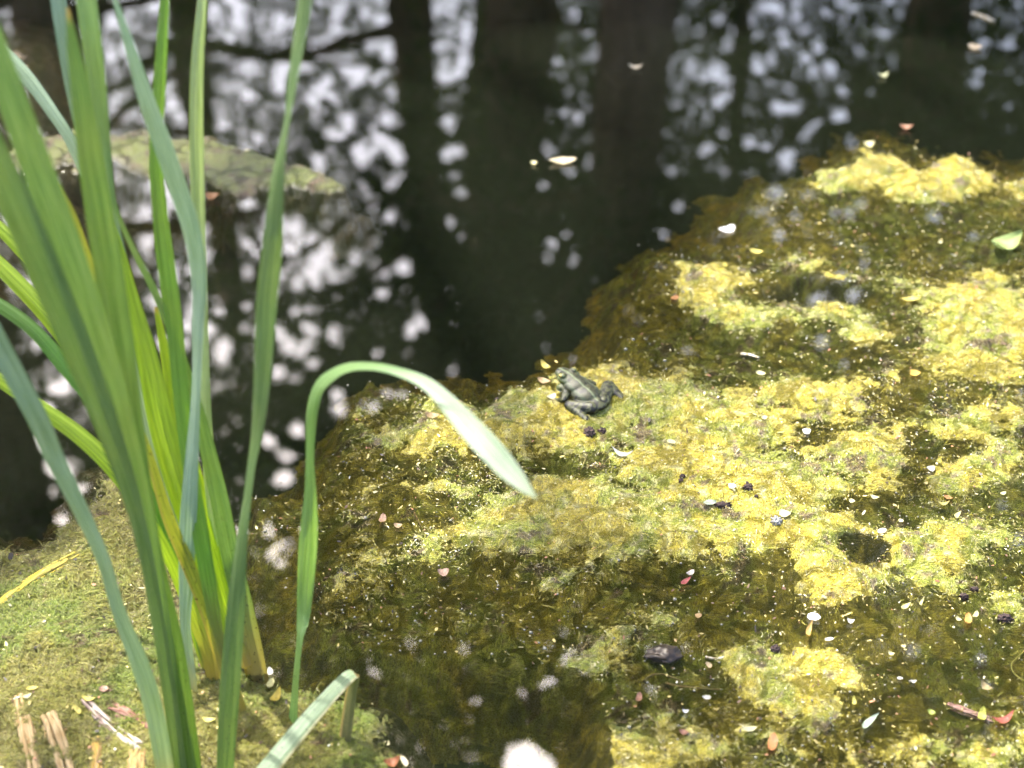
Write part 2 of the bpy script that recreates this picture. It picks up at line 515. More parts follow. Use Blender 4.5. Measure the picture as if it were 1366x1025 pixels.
# ---------------------------------------------------------------- trees on the far bank (seen as reflections, and casting the dappled shade)
SHADE = [(640, 818, 200, 72), (770, 790, 110, 46), (480, 600, 70, 60), (390, 700, 70, 110), (850, 950, 150, 36), (620, 930, 170, 60), (965, 808, 90, 26), (920, 455, 60, 34), (860, 400, 50, 60), (1190, 640, 30, 22),
         (1220, 640, 34, 22), (700, 610, 50, 14)]
GAPS = [(500, 195, 34, 30), (470, 60, 60, 60), (640, 80, 26, 60), (592, 270, 30, 40), (345, 330, 60, 60), (130, 470, 70, 60), (110, 655, 60, 46), (1045, 235, 60, 95), (1100, 85, 34, 34),
        (1000, 15, 50, 20), (1130, 140, 20, 24), (360, 720, 30, 40), (728, 348, 22, 25), (1205, 295, 50, 20), (400, 470, 60, 60), (300, 420, 50, 60), (230, 110, 26, 90), (960, 100, 24, 50), (370, 590, 40, 50), (20, 620, 26, 60),
        (1110, 395, 60, 25), (455, 545, 30, 20), (400, 130, 40, 60)]

def gap_map():
    """small chinks in the far canopy through which the sky shows, many at the left and few at the right"""
    g = np.random.default_rng(17)
    m = np.zeros((1766, 1425), bool)
    X, Y = np.meshgrid(np.arange(-50, 51), np.arange(-50, 51), indexing='ij')
    def dot(x, y, r):
        i, j = int(x) + 200, int(y) + 200
        if 51 < i < m.shape[0] - 52 and 51 < j < m.shape[1] - 52:
            m[i - 50:i + 51, j - 50:j + 51] |= X * X + Y * Y * 1.1 < r * r
    for cx, cy, rx, ry in GAPS:
        for _ in range(int(3 + rx * ry / 420)):
            a, q = g.uniform(0, 6.28), math.sqrt(g.random())
            dot(cx + rx * q * math.cos(a), cy + ry * q * math.sin(a), g.uniform(7.5, 12.5))
    for x, y, r in ((699, 1022, 30), (713, 1036, 32), (692, 1055, 34)):
        dot(x, y, r)
    def scatter(k, x0, x1, y0, y1, lo, hi):
        cx, cy = g.uniform(x0, x1, k // 4 + 1), g.uniform(y0, y1, k // 4 + 1)
        for _ in range(k):
            c = g.integers(0, len(cx))
            if g.random() < .6:
                dot(cx[c] + g.normal() * 22, cy[c] + g.normal() * 22, g.uniform(lo, hi))
            else:
                dot(g.uniform(x0, x1), g.uniform(y0, y1), g.uniform(lo, hi))
    scatter(150, 190, 610, -40, 500, 6.5, 11)
    scatter(95, -60, 420, 300, 760, 7, 13)
    scatter(40, 0, 250, -40, 330, 6.5, 11)
    scatter(110, 610, 900, -40, 480, 5.5, 7.5)
    scatter(80, 880, 1366, -40, 330, 5.5, 8.5)
    scatter(60, 700, 1366, 300, 900, 6, 9)
    scatter(14, 480, 900, 850, 950, 6, 8)
    return m
GAPMAP = gap_map()

def prune(P, keep_p=1.0):
    """gaps cut into the foliage to place the light: where the sun gets through to the algae, and where the sky shows"""
    n = len(P)
    t = P[:, 2] / S.z
    gx, gy = P[:, 0] - S.x * t, P[:, 1] - S.y * t
    px, py = to_px(gx, gy, 0 * gx)
    nz = fbm(gx * 6, gy * 6, 61, 3)
    infr = (px > -500) & (px < 1750) & (py > 40) & (py < 1700) & (gy > 0.35)
    lit = np.ones(n) * 1.0
    qx, qy = px + nz * 80, py + nz * 42
    for cx, cy, rx, ry in SHADE:
        d = ((qx - cx) / rx) ** 2 + ((qy - cy) / ry) ** 2
        lit -= np.exp(-d ** 2 * 0.7) * 1.3
    left = sstep(470, 330, px) * sstep(560, 640, py)
    lit = np.where(left > 0.5, sstep(-.55, 0.05, nz) * 1.0, lit)
    reedsun = ((px < 680) & (py > 985)) | ((px < 560) & (py > 890))
    lit = np.where(reedsun, sstep(-.75, -.45, nz), lit)
    upl = (px < 560) & (py < 420)
    lit = np.where(upl, sstep(-.5, -.1, nz), lit)
    ok = ~(infr & (lit > 0.45 + 0.25 * (rng.random(n) - .5)))
    mx, my = to_px(P[:, 0], P[:, 1], -P[:, 2])
    ix, iy = np.round(mx).astype(int) + 200, np.round(my).astype(int) + 200
    inv = (ix >= 0) & (ix < GAPMAP.shape[0]) & (iy >= 0) & (iy < GAPMAP.shape[1])
    gap = np.zeros(n, bool)
    gap[inv] = GAPMAP[ix[inv], iy[inv]] & (rng.random(inv.sum()) < 0.985)
    thin = (mx < 640) & (rng.random(n) < .08)
    return P[ok & ~gap & ~thin]

def leaf_mesh(name, P, lo, hi, cols):
    n = len(P)
    a = rng.normal(size=(n, 3)); a[:, 2] -= 0.35
    a /= np.linalg.norm(a, axis=1, keepdims=True)
    b = rng.normal(size=(n, 3)); b[:, 2] *= 0.5
    b -= a * (a * b).sum(1, keepdims=True)
    b /= np.linalg.norm(b, axis=1, keepdims=True)
    s = rng.uniform(lo, hi, (n, 1))
    v = np.stack([P - a * s * .5, P + b * s * .27, P + a * s * .5, P - b * s * .27], 1).reshape(-1, 3)
    me = mesh_np(name, v, np.arange(4 * n).reshape(n, 4), False)
    k = rng.random((n, 1))
    c = cols[0] * (1 - k) + cols[1] * k
    c = c * rng.uniform(.7, 1.25, (n, 1))
    set_color(me, 'Col', np.repeat(c, 4, 0))
    return me

def tube(bm, pts, rad, seg=10):
    rings = []
    pts = [Vector(p) for p in pts]
    for i, p in enumerate(pts):
        t = (pts[min(i + 1, len(pts) - 1)] - pts[max(i - 1, 0)]).normalized()
        q = t.to_track_quat('Z', 'Y')
        rings.append([bm.verts.new(p + q @ Vector((math.cos(a) * rad[i], math.sin(a) * rad[i], 0))) for a in [2 * math.pi * k / seg for k in range(seg)]])
    for r0, r1 in zip(rings, rings[1:]):
        for k in range(seg):
            bm.faces.new((r0[k], r0[(k + 1) % seg], r1[(k + 1) % seg], r1[k]))
    bm.faces.new(rings[0][::-1])
    bm.faces.new(rings[-1])
    for f in bm.faces:
        f.smooth = True

def tree(name, label, x, y, r, hgt, crown_r, zlo, nclump, per, cols, seed, leanx=0.0, reach=None):
    rd = random.Random(seed)
    g = np.random.default_rng(seed)
    root = empty(name, (x, y, 0.15))
    tag(root, label, 'tree', 'trees on the far bank')
    bm = bmesh.new()
    zs = [-.3, .15, .5, 1.5, 3, hgt * .38, hgt * .52, hgt * .66, hgt * .82, hgt]
    trunk = [Vector((leanx * z / 8 + .08 * math.sin(z * .7 + seed), .06 * math.sin(z + seed * 2), z)) for z in zs]
    rads = [r * 1.7, r * 1.45, r * 1.15, r, r * .93, r * .84, r * .72, r * .55, r * .3, .02]
    tube(bm, trunk, rads, 14)
    C = []
    for i in range(16):
        z0 = rd.uniform(max(zlo, 2.2), hgt * .85)
        a = rd.uniform(0, 2 * math.pi)
        ln = crown_r * rd.uniform(.6, 1.05)
        b = Vector((leanx * z0 / 8 + .08 * math.sin(z0 * .7 + seed), .06 * math.sin(z0 + seed * 2), z0))
        pts = [b]
        for k in range(1, 5):
            q = k / 4
            pts.append(b + Vector((math.cos(a) * ln * q, math.sin(a) * ln * q, ln * (.45 * q - .3 * q * q) + rd.uniform(-.08, .08))))
        tube(bm, pts, [r * .32, r * .22, r * .15, r * .09, .012], 6)
        C += [pts[k] for k in (2, 3, 4)]
        for _ in range(2):
            s0 = pts[rd.choice((2, 3))]
            e = s0 + Vector((rd.uniform(-1, 1), rd.uniform(-1, 1), rd.uniform(-.1, .7))) * ln * .4
            tube(bm, [s0, (s0 + e) / 2 + Vector((0, 0, .08)), e], [r * .1, r * .06, .01], 5)
            C += [e, (s0 + e) / 2]
    me = bpy.data.meshes.new('trunk')
    bm.to_mesh(me); bm.free()
    add('trunk', me, M['bark'], root)
    C = np.array([tuple(c) for c in C])
    cen = C[g.integers(0, len(C), nclump)] + g.normal(size=(nclump, 3)) * np.array([.5, .5, .45]) * crown_r / 3
    if reach is not None:
        cen = reach(g, nclump) - np.array([x, y, .15])
    rad = g.uniform(.16, .38, nclump) * (1.2 if reach is None else .8)
    P = np.repeat(cen, per, 0) + g.normal(size=(nclump * per, 3)) * np.repeat(rad, per)[:, None]
    P[:, :2] += np.array([x, y]); P[:, 2] += .15
    P = P[P[:, 2] > 1.6]
    P = prune(P)
    me = leaf_mesh('crown', P - np.array([x, y, .15]), .055, .095, cols)
    add('crown', me, M['tleaf'], root)
    return root

G1 = (np.array([.06, .095, .026]), np.array([.10, .14, .034]))
G2 = (np.array([.07, .10, .024]), np.array([.11, .14, .035]))
tree('alder_tree', 'alder with stout dark trunk mirrored at the centre of the pond', .05, 9.0, .24, 8.6, 2.6, 3.0, 384, 120, G1, 1)
tree('alder_tree', 'alder with reddish brown trunk mirrored right of the pond centre', .63, 7.4, .2, 13, 2.6, 3.0, 344, 120, G1, 2, .1)
tree('alder_tree', 'slim alder mirrored as dark band left of the pond centre', -.72, 11.0, .2, 15, 2.8, 3.5, 344, 120, G1, 3)
tree('willow_tree', 'light leaved willow mirrored behind the reeds on the left', -3.0, 9.5, .22, 14, 3.2, 2.5, 425, 120, G2, 4)
tree('alder_tree', 'bushy alder mirrored in the dark water at upper right', 2.4, 8.6, .2, 13, 3.0, 2.2, 526, 120, G1, 5, .2)
tree('alder_tree', 'broad alder mirrored at the far right edge of the water', 4.6, 8.8, .22, 14, 3.2, 2.2, 526, 120, G1, 6)
tree('willow_tree', 'willow furthest left, mirrored behind the leftmost blades', -5.2, 11.5, .25, 15, 3.4, 2.5, 384, 120, G2, 8)
tree('alder_tree', 'slender tall alder standing behind, mirrored right of the reddish trunk', 2.1, 13.4, .10, 17, 3.6, 4.0, 486, 120, G1, 9)
for i, (x, y) in enumerate(((-7, 15), (-3.6, 16.5), (-.3, 15.5), (4.4, 16), (8, 14.5))):
    tree('background_tree', ['tall ash standing far back, furthest left of the rear row', 'tall ash second from the left in the rear row', 'tall ash in the middle of the rear row', 'tall ash second from the right in the rear row', 'tall ash furthest right of the rear row'][i], x, y, .26, 19, 4.2, 4.0, 420, 120, G1, 30 + i, 0)
def shade_clumps(g, n):
    """unseen leaf clumps added between pond and sun to cast the shade patches"""
    gx, gy, z = g.uniform(-2.2, 2.4, n), g.uniform(.2, 4.2, n), g.uniform(4.6, 6.6, n)
    return np.stack([gx + S.x / S.z * z, gy + S.y / S.z * z, z], -1)
tree('shade_oak', 'oak with unseen foliage added over the pond to shade it in patches', -3.4, 7.2, .26, 10, 3.0, 4.0, 520, 70, G1, 12, .6, shade_clumps)

# ---------------------------------------------------------------- reeds: every rooted shoot is a plant, every blade one of its leaves
def catmull(pts, n):
    pts = np.array(pts, float)
    P = np.vstack([2 * pts[0] - pts[1], pts, 2 * pts[-1] - pts[-2]])
    m = len(pts) - 1
    ts = np.linspace(0, m - 1e-6, n)
    i = ts.astype(int)
    t = (ts - i)[:, None]
    p0, p1, p2, p3 = P[i], P[i + 1], P[i + 2], P[i + 3]
    return .5 * (2 * p1 + (p2 - p0) * t + (2 * p0 - 5 * p1 + 4 * p2 - p3) * t ** 2 + (3 * p1 - p0 - 3 * p2 + p3) * t ** 3)

CAMP = np.array([0, 0, CAMZ])
def blade(parent, pts, color, y0, y1, base=.1, tip=.025, spot=0.0, ylist=None, fold=.10, label=None, name='leaf', up=False, pale=None, wk=.9, thin=1.0):
    """pts from base to tip: (x, y, apparent width, roll in degrees); y0, y1: distance out over the pond of base and tip"""
    n = 70
    q = catmull([(p[0], p[1], p[2], p[3] if len(p) > 3 else 25) for p in pts], n)
    cum = np.concatenate([[0], np.cumsum(np.hypot(np.diff(q[:, 0]), np.diff(q[:, 1])))])
    s = cum / cum[-1]
    yy = np.interp(s, np.linspace(0, 1, len(ylist)), ylist) if ylist else y0 + (y1 - y0) * s
    if ylist:
        k = np.ones(9) / 9
        yy = np.convolve(np.pad(yy, 4, mode='edge'), k, 'valid')
    P = np.array([at_y(a, b, y) for a, b, y in zip(q[:, 0], q[:, 1], yy)])
    T = np.gradient(P, axis=0)
    T /= np.linalg.norm(T, axis=1, keepdims=True)
    V = P - CAMP
    dep = V @ np.array([0, CP, -SP])
    V /= np.linalg.norm(V, axis=1, keepdims=True)
    A = np.cross(T, V)
    A /= np.linalg.norm(A, axis=1, keepdims=True)
    B = np.cross(A, T)
    roll = np.radians(np.clip(q[:, 3], -86, 86))
    if up:                      # let the upper face look at the sky
        for sg in (1, -1):
            sd_ = A * np.cos(roll)[:, None] + B * (sg * np.sin(roll))[:, None]
            if sg == 1:
                n_up = np.abs(np.cross(sd_, T)[:, 2])
            else:
                roll = np.where(n_up[-12:].mean() >= np.abs(np.cross(sd_, T)[:, 2])[-12:].mean(), roll, -roll)
    w = np.maximum(q[:, 2] * wk, .6) * dep / FPX / np.cos(roll)
    side = A * np.cos(roll)[:, None] + B * np.sin(roll)[:, None]
    nor = np.cross(side, T)
    us = np.linspace(-1, 1, 9)
    v = np.concatenate([P + side * (w * .5 * u)[:, None] + nor * (w * fold * (u * u - .5) + w * .03 * math.cos(u * 9))[:, None] for u in us])
    nu = len(us)
    idx = np.arange(nu * n).reshape(nu, n)
    f = np.stack([idx[:-1, :-1], idx[1:, :-1], idx[1:, 1:], idx[:-1, 1:]], -1).reshape(-1, 4)
    off = np.array(parent.location)
    me = mesh_np(name, v - off, f)
    uvl = me.uv_layers.new(name='UVMap')
    U = np.repeat((us + 1) / 2, n); Tt = np.tile(s * cum[-1] / 300, nu)
    li = np.zeros(len(me.loops), np.int32)
    me.loops.foreach_get('vertex_index', li)
    uvl.data.foreach_set('uv', np.stack([U[li], Tt[li]], -1).astype(np.float32).ravel())
    S1 = np.tile(s, nu)
    UU = np.repeat(us, n)
    tipm = sstep(1 - tip, 1, S1) if tip > 0 else 0 * S1
    basem = sstep(base, 0, S1) if base > 0 else 0 * S1
    edge = sstep(.55, 1.0, UU) if spot > 1 else 0 * S1
    set_color(me, 'Tip', np.repeat(np.clip(tipm + edge * .8, 0, 1)[:, None], 3, 1))
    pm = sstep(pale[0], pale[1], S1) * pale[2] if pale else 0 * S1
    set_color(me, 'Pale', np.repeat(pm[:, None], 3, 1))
    set_color(me, 'Base', np.repeat(basem[:, None], 3, 1))
    sp = np.clip(sstep(.35, .0, S1) * min(spot, 1) + (spot if spot > 1 else 0), 0, 1)
    set_color(me, 'Spot', np.repeat(sp[:, None], 3, 1))
    o = add(name, me, M['reed'], parent)
    o.color = (*color, thin)
    if label:
        o['label'] = label
    return o

BLUE, MID, DARK, LIME, PALE, TEAL = (.14, .21, .10), (.10, .165, .055), (.105, .18, .052), (.30, .43, .035), (.33, .43, .28), (.17, .25, .17)
def plant(name, label, px, py):
    o = empty(name, ground(px, py))
    return tag(o, label, 'reed', 'reeds growing at the pond edge')

p = plant('reed_plant', 'front reed with three broad dark green blades fanning to the upper left', 255, 1050)
blade(p, [(257, 1075, 32, 15), (250, 1000, 32, 15), (232, 870, 30, 20), (207, 750, 24, 35), (190, 650, 24, 45), (176, 560, 30, 40), (160, 460, 38, 25), (143, 350, 40, 15), (124, 230, 37, 12), (107, 120, 26, 12), (97, 60, 16, 12), (90, 10, 3, 12)], (.10, .175, .04), .93, 1.12, spot=.7, base=0, thin=.65, wk=.95)
blade(p, [(250, 1075, 24, -20), (228, 900, 22, -25), (196, 700, 24, -40), (165, 570, 36, -35), (125, 440, 46, -30), (85, 320, 48, -30), (45, 210, 46, -28), (5, 100, 42, -25), (-40, -20, 36, -25), (-80, -120, 20, -25)], DARK, .94, 1.06, spot=.3, base=0, thin=.5)
blade(p, [(246, 1075, 22, 20), (222, 900, 20, 20), (190, 720, 22, 30), (150, 590, 34, 30), (100, 460, 46, 25), (50, 340, 50, 22), (0, 230, 50, 22), (-60, 110, 46, 22), (-120, 0, 36, 22), (-170, -90, 10, 22)], (.09, .15, .048), .93, 1.02, spot=.3, base=0, thin=.45)
p = plant('reed_plant', 'slender leaning blade leftmost at the bottom, yellow green at its foot', 224, 1050)
blade(p, [(228, 1080, 26, 10), (218, 1015, 27, 12), (204, 943, 27, 15), (186, 885, 26, 20), (158, 815, 20, 38), (135, 741, 20, 42), (97, 660, 24, 30), (72, 610, 28, 25), (48, 555, 31, 20), (0, 465, 32, 20), (-60, 350, 30, 20), (-120, 250, 14, 20)], TEAL, .92, 1.05, base=.1, thin=.5)
p = plant('reed_plant', 'tall dark blade twisted once, standing just left of the bent one', 300, 1050)
blade(p, [(299, 1080, 24, 10), (301, 1010, 26, 12), (306, 925, 30, 15), (314, 815, 27, 25), (322, 725, 17, 50), (329, 670, 12, 62), (335, 620, 12, 62), (343, 570, 18, 45), (350, 495, 26, 25), (356, 400, 31, 12), (363, 330, 30, 12), (370, 240, 19, 45), (378, 185, 9, 70), (383, 155, 8, 74), (390, 105, 14, 62), (399, 50, 18, 50), (408, -10, 21, 42), (418, -80, 18, 40), (428, -150, 6, 40)], MID, .93, 1.15, spot=.9, base=0, thin=.55)
p = plant('reed_plant', 'single reed whose blade arches over to the right and droops pale', 392, 1040)
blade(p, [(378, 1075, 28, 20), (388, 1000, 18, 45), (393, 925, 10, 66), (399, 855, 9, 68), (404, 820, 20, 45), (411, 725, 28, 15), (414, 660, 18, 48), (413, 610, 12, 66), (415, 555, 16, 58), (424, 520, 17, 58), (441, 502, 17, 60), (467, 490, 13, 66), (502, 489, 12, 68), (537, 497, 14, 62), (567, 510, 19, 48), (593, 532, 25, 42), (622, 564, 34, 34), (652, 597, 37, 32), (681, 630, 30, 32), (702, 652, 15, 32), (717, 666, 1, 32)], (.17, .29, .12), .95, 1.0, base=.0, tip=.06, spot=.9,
      ylist=[.97, .99, 1.01, 1.03, 1.05, 1.06, 1.06, 1.05, 1.02, .98, .93, .89], up=True, pale=(.68, .82, .95))  # glaucous droop, with its sunlit sheen put into the pale colour
p = plant('reed_plant', 'broken reed folded sharply down beside the bottom edge, dark spotted stem', 453, 1045)
blade(p, [(450, 1080, 20, 40), (458, 1000, 18, 45), (466, 940, 17, 45), (472, 905, 15, 50), (473, 897, 14, 50)], (.075, .07, .03), .95, 1.0, base=0, spot=1.6, thin=.2, name='stem', label='dark spotted upright stem')
blade(p, [(473, 898, 15, 35), (462, 905, 20, 25), (440, 928, 22, 20), (410, 962, 25, 20), (370, 1010, 28, 20), (335, 1055, 30, 20), (300, 1100, 26, 20)], (.24, .34, .20), 1.0, .86, base=0, spot=1.01, up=True, pale=(-.2, .1, .35), label='pale green blade folded down to the left')

p = plant('reed_plant', 'rear reed with orange brown foot and a blade crossing to the left top', 345, 905)
blade(p, [(347, 918, 28, 10), (336, 860, 28, 10), (322, 800, 29, 12), (306, 735, 28, 15), (290, 655, 26, 20), (265, 555, 20, 35), (236, 462, 14, 50), (206, 390, 11, 60), (176, 330, 8, 68), (154, 280, 7, 72), (145, 240, 12, 62), (137, 180, 20, 40), (128, 100, 27, 20), (115, 0, 30, 15), (105, -80, 24, 15), (96, -160, 6, 15)], (.13, .225, .075), 1.06, 1.25, base=.15, spot=1.0, thin=.6, pale=(.75, .95, .18))
blade(p, [(338, 900, 22, 5), (316, 820, 26, 10), (296, 740, 24, 15), (281, 640, 20, 25), (275, 560, 16, 40), (272, 450, 12, 55), (269, 370, 15, 45), (264, 270, 20, 25), (262, 180, 21, 15), (263, 90, 19, 15), (270, 0, 14, 15), (276, -70, 8, 15), (281, -120, 2, 15)], PALE, 1.07, 1.3, base=.15)
blade(p, [(330, 890, 16, 5), (310, 835, 24, 10), (287, 760, 31, 10), (262, 660, 32, 12), (240, 570, 26, 15), (222, 480, 16, 20), (208, 410, 6, 20)], LIME, 1.06, 1.2, base=.15)
p = plant('reed_plant', 'rear reed with brown streaked blade and wide lime green blades', 322, 975)
blade(p, [(326, 990, 24, 10), (316, 940, 22, 10), (300, 890, 22, 12), (276, 815, 22, 20), (250, 752, 20, 30), (224, 690, 18, 35), (203, 620, 13, 45), (186, 570, 10, 50), (158, 495, 10, 50), (140, 430, 14, 30), (124, 372, 16, 20), (100, 295, 11, 20), (84, 258, 6, 20), (70, 226, 1, 20)], (.30, .30, .04), 1.0, 1.2, base=.25, spot=1.3, label='yellowing blade with brown streaks')
blade(p, [(314, 960, 14, 5), (300, 880, 20, 10), (284, 800, 26, 10), (262, 720, 34, 10), (236, 640, 38, 10), (214, 560, 38, 10), (196, 475, 31, 12), (177, 400, 20, 15), (164, 345, 12, 15), (150, 290, 2, 15)], LIME, 1.01, 1.2, base=.2)
blade(p, [(308, 950, 12, 5), (292, 860, 18, 10), (272, 740, 24, 12), (253, 620, 23, 15), (243, 545, 23, 15), (232, 430, 25, 12), (221, 350, 26, 12), (213, 280, 22, 12), (208, 210, 20, 12), (213, 110, 18, 12), (220, 0, 13, 12), (226, -70, 8, 12), (230, -120, 2, 12)], (.15, .29, .05), 1.01, 1.28, base=.2)
p = plant('reed_plant', 'rear left reed with many thin blades spreading out of the left edge', 284, 905)
blade(p, [(288, 920, 20, 10), (278, 870, 22, 10), (262, 830, 22, 12), (226, 745, 18, 25), (188, 680, 22, 20), (155, 630, 25, 15), (110, 585, 25, 12), (55, 545, 22, 12), (0, 508, 19, 12), (-60, 470, 14, 12), (-110, 440, 4, 12)], LIME, 1.05, 1.2, base=.25)
blade(p, [(284, 915, 14, 10), (250, 800, 16, 10), (205, 680, 20, 15), (162, 590, 24, 15), (121, 530, 24, 12), (84, 486, 23, 12), (44, 440, 21, 12), (0, 408, 20, 12), (-60, 375, 14, 12), (-100, 355, 3, 12)], (.10, .22, .05), 1.06, 1.25)
blade(p, [(282, 915, 14, 10), (240, 770, 16, 10), (190, 640, 20, 12), (140, 540, 24, 12), (92, 460, 25, 12), (55, 412, 25, 12), (0, 355, 24, 12), (-60, 300, 16, 12), (-90, 275, 4, 12)], LIME, 1.06, 1.3)
blade(p, [(281, 915, 14, 10), (236, 760, 14, 10), (185, 600, 16, 12), (130, 470, 18, 12), (80, 395, 19, 12), (35, 342, 19, 12), (0, 305, 18, 12), (-50, 262, 10, 12), (-80, 240, 2, 12)], LIME, 1.07, 1.33)
blade(p, [(283, 915, 14, 10), (242, 760, 16, 12), (205, 600, 18, 15), (170, 440, 20, 25), (135, 290, 20, 30), (99, 198, 18, 25), (70, 150, 19, 20), (37, 105, 22, 15), (5, 72, 24, 15), (-40, 30, 20, 15), (-90, -10, 5, 15)], PALE, 1.07, 1.36, wk=.85, thin=.5)
blade(p, [(286, 915, 14, 10), (254, 780, 18, 12), (215, 600, 22, 12), (180, 430, 25, 12), (140, 270, 28, 12), (105, 150, 28, 12), (82, 30, 28, 12), (74, -30, 26, 12), (60, -120, 10, 12)], TEAL, 1.06, 1.3, wk=.75, thin=.3)
p = plant('reed_plant', 'blue grey blade standing in front of the lime ones, twisted at mid height', 258, 940)
blade(p, [(262, 960, 12, 40), (254, 890, 12, 45), (247, 835, 15, 40), (248, 780, 21, 25), (250, 715, 25, 15), (254, 640, 22, 25), (259, 560, 15, 50), (262, 500, 13, 58), (263, 440, 17, 48), (265, 375, 22, 30), (256, 310, 26, 15), (237, 250, 28, 10), (216, 190, 28, 10), (196, 135, 24, 10), (174, 65, 16, 10), (155, 5, 8, 10), (140, -40, 2, 10)], (.24, .34, .23), 1.03, 1.2, thin=.35)

# ---------------------------------------------------------------- frog
def frog():
    bm = bmesh.new()
    def ell(c, r, rot=None):
        m = Matrix.Translation(c) @ (rot.to_matrix().to_4x4() if rot else Matrix()) @ Matrix.Diagonal((*r, 1))
        bmesh.ops.create_icosphere(bm, subdivisions=3, radius=1, matrix=m)
    def limb(pts, rad, k=9):
        for (a, ra), (b, rb) in zip(zip(pts, rad), zip(pts[1:], rad[1:])):
            a, b = Vector(a), Vector(b)
            for i in range(k + 1):
                r = ra + (rb - ra) * i / k
                bmesh.ops.create_icosphere(bm, subdivisions=2, radius=r, matrix=Matrix.Translation(a.lerp(b, i / k)))
    ell((.012, 0, .014), (.020, .016, .011))
    ell((.030, 0, .020), (.022, .0205, .014))
    ell((.048, 0, .025), (.018, .019, .013))
    ell((.064, 0, .030), (.018, .0165, .010))
    ell((.077, 0, .0305), (.011, .011, .007))
    ell((.060, 0, .021), (.014, .014, .009))
    for s in (-1, 1):
        ell((.066, s * .0095, .0385), (.0055, .0048, .0048))
        limb([(.050, s * .015, .020), (.043, s * .027, .013), (.055, s * .030, .003)], [.0075, .0048, .0034])
        for a in (-.6, -.1, .35, .8):
            e = (.055 + .012 * math.cos(a), s * (.030 + .012 * math.sin(a)), .0012)
            limb([(.055, s * .030, .003), e], [.0018, .0012], 5)
    ell((.061, .0165, .019), (.0075, .0075, .0075))           # inflated throat sac on its left cheek
    # right hind leg splayed, left one folded tight
    limb([(.006, -.011, .013), (.026, -.040, .013), (.000, -.040, .007), (.020, -.052, .003)], [.0115, .0100, .0058, .003])
    limb([(.006, .011, .013), (.028, .029, .013), (-.004, .028, .006), (.018, .038, .003)], [.0115, .0090, .0056, .003])
    for s, b in ((-1, (.020, -.052, .003)), (1, (.018, .038, .003))):
        for a in (-.5, -.1, .3, .7):
            limb([b, (b[0] + .016 * math.cos(a), b[1] + s * .016 * math.sin(a), .0012)], [.0018, .001], 5)
    me = bpy.data.meshes.new('frog_raw')
    bm.to_mesh(me); bm.free()
    tmp = bpy.data.objects.new('frog_raw', me)
    col.objects.link(tmp)
    m = tmp.modifiers.new('r', 'REMESH'); m.mode = 'VOXEL'; m.voxel_size = .0009
    m = tmp.modifiers.new('s', 'SMOOTH'); m.iterations = 4; m.factor = .5
    dg = bpy.context.evaluated_depsgraph_get()
    me2 = bpy.data.meshes.new_from_object(tmp.evaluated_get(dg))
    bpy.data.objects.remove(tmp); bpy.data.meshes.remove(me)
    me2.name = 'body'
    n = len(me2.vertices)
    v = np.zeros(n * 3, np.float32); me2.vertices.foreach_get('co', v); v = v.reshape(-1, 3)
    x, y, z = v.T
    nz = fbm(x * 130, y * 130 + z * 60, 5, 2)
    n2 = vnoise(x * 260 + 5, y * 260 + z * 90, 9)
    C = lambda *c: np.array(c)
    L = lambda a, b, t: a * (1 - t[:, None]) + b * t[:, None]
    c = np.tile(C(.10, .095, .045), (n, 1)) * (1 + .7 * fbm(x * 420, y * 420 + z * 200, 15, 2))[:, None].clip(.4, 1.8)
    c = L(c, C(.012, .013, .010), sstep(.22, .36, nz))
    leg = ((np.abs(y) > .020) & (x < .046)) | (x < .012)
    blot = sstep(-.05, .12, vnoise(x * 190 + 3, y * 190 + z * 120, 4))
    c = np.where(leg[:, None], L(C(.19, .18, .09), C(.012, .012, .007), blot), c)
    head = sstep(.052, .066, x)
    c = L(c, C(.20, .23, .04), head * sstep(.006, .012, np.abs(y)) * .9)
    c = L(c, C(.17, .20, .12), sstep(.0028, .0012, np.abs(np.abs(y) - .0125 - .08 * (.03 - np.abs(x - .03)))) * sstep(.008, .02, x) * sstep(.07, .06, x) * (z > .016) * .8)
    c = L(c, C(.36, .40, .26), sstep(.0019, .0008, np.abs(y)) * (z > .014) * (x > .004))
    c = L(c, C(.45, .45, .38), sstep(.006, .001, z - .10 * np.abs(x) + .001) * (~leg))
    sac = sstep(.0086, .0078, np.linalg.norm(v - np.array([.061, .0165, .019]), axis=1)) * sstep(.021, .016, z + .0 * x) * sstep(.012, .016, y)
    c = L(c, C(.75, .74, .70), sac)
    set_color(me2, 'Col', np.where((sac > .3)[:, None], c, c * np.array([.30, .33, .26])))
    for pl in me2.polygons:
        pl.use_smooth = True
    a, b = ground(800, 541, .01), ground(756, 492, .03)
    root = empty('frog', (a[0], a[1], float(surf(a[0], a[1])) - .0045))
    hd = math.atan2(b[1] - a[1], b[0] - a[0])
    root.rotation_euler = (0, 0, hd)
    root.scale = (.88, .88, .66)
    tag(root, 'dark spotted marsh frog with pale back stripe sitting on the yellow algae', 'frog')
    add('body', me2, M['frog'], root)
    for s in (-1, 1):
        bm = bmesh.new()
        bmesh.ops.create_icosphere(bm, subdivisions=3, radius=.0032, matrix=Matrix.Translation((.0672, s * .0120, .0392)))
        e = bpy.data.meshes.new('eye'); bm.to_mesh(e); bm.free()
        ev = np.array([q.co[:] for q in e.vertices])
        pup = np.hypot((ev[:, 0] - .0672), (ev[:, 2] - .0392) * 1.7) < .0016
        set_color(e, 'Col', np.where(pup[:, None], C(.005, .005, .005), C(.35, .27, .06)))
        for pl in e.polygons:
            pl.use_smooth = True
        add('eye', e, M['eye'], root)
    return root
frog()

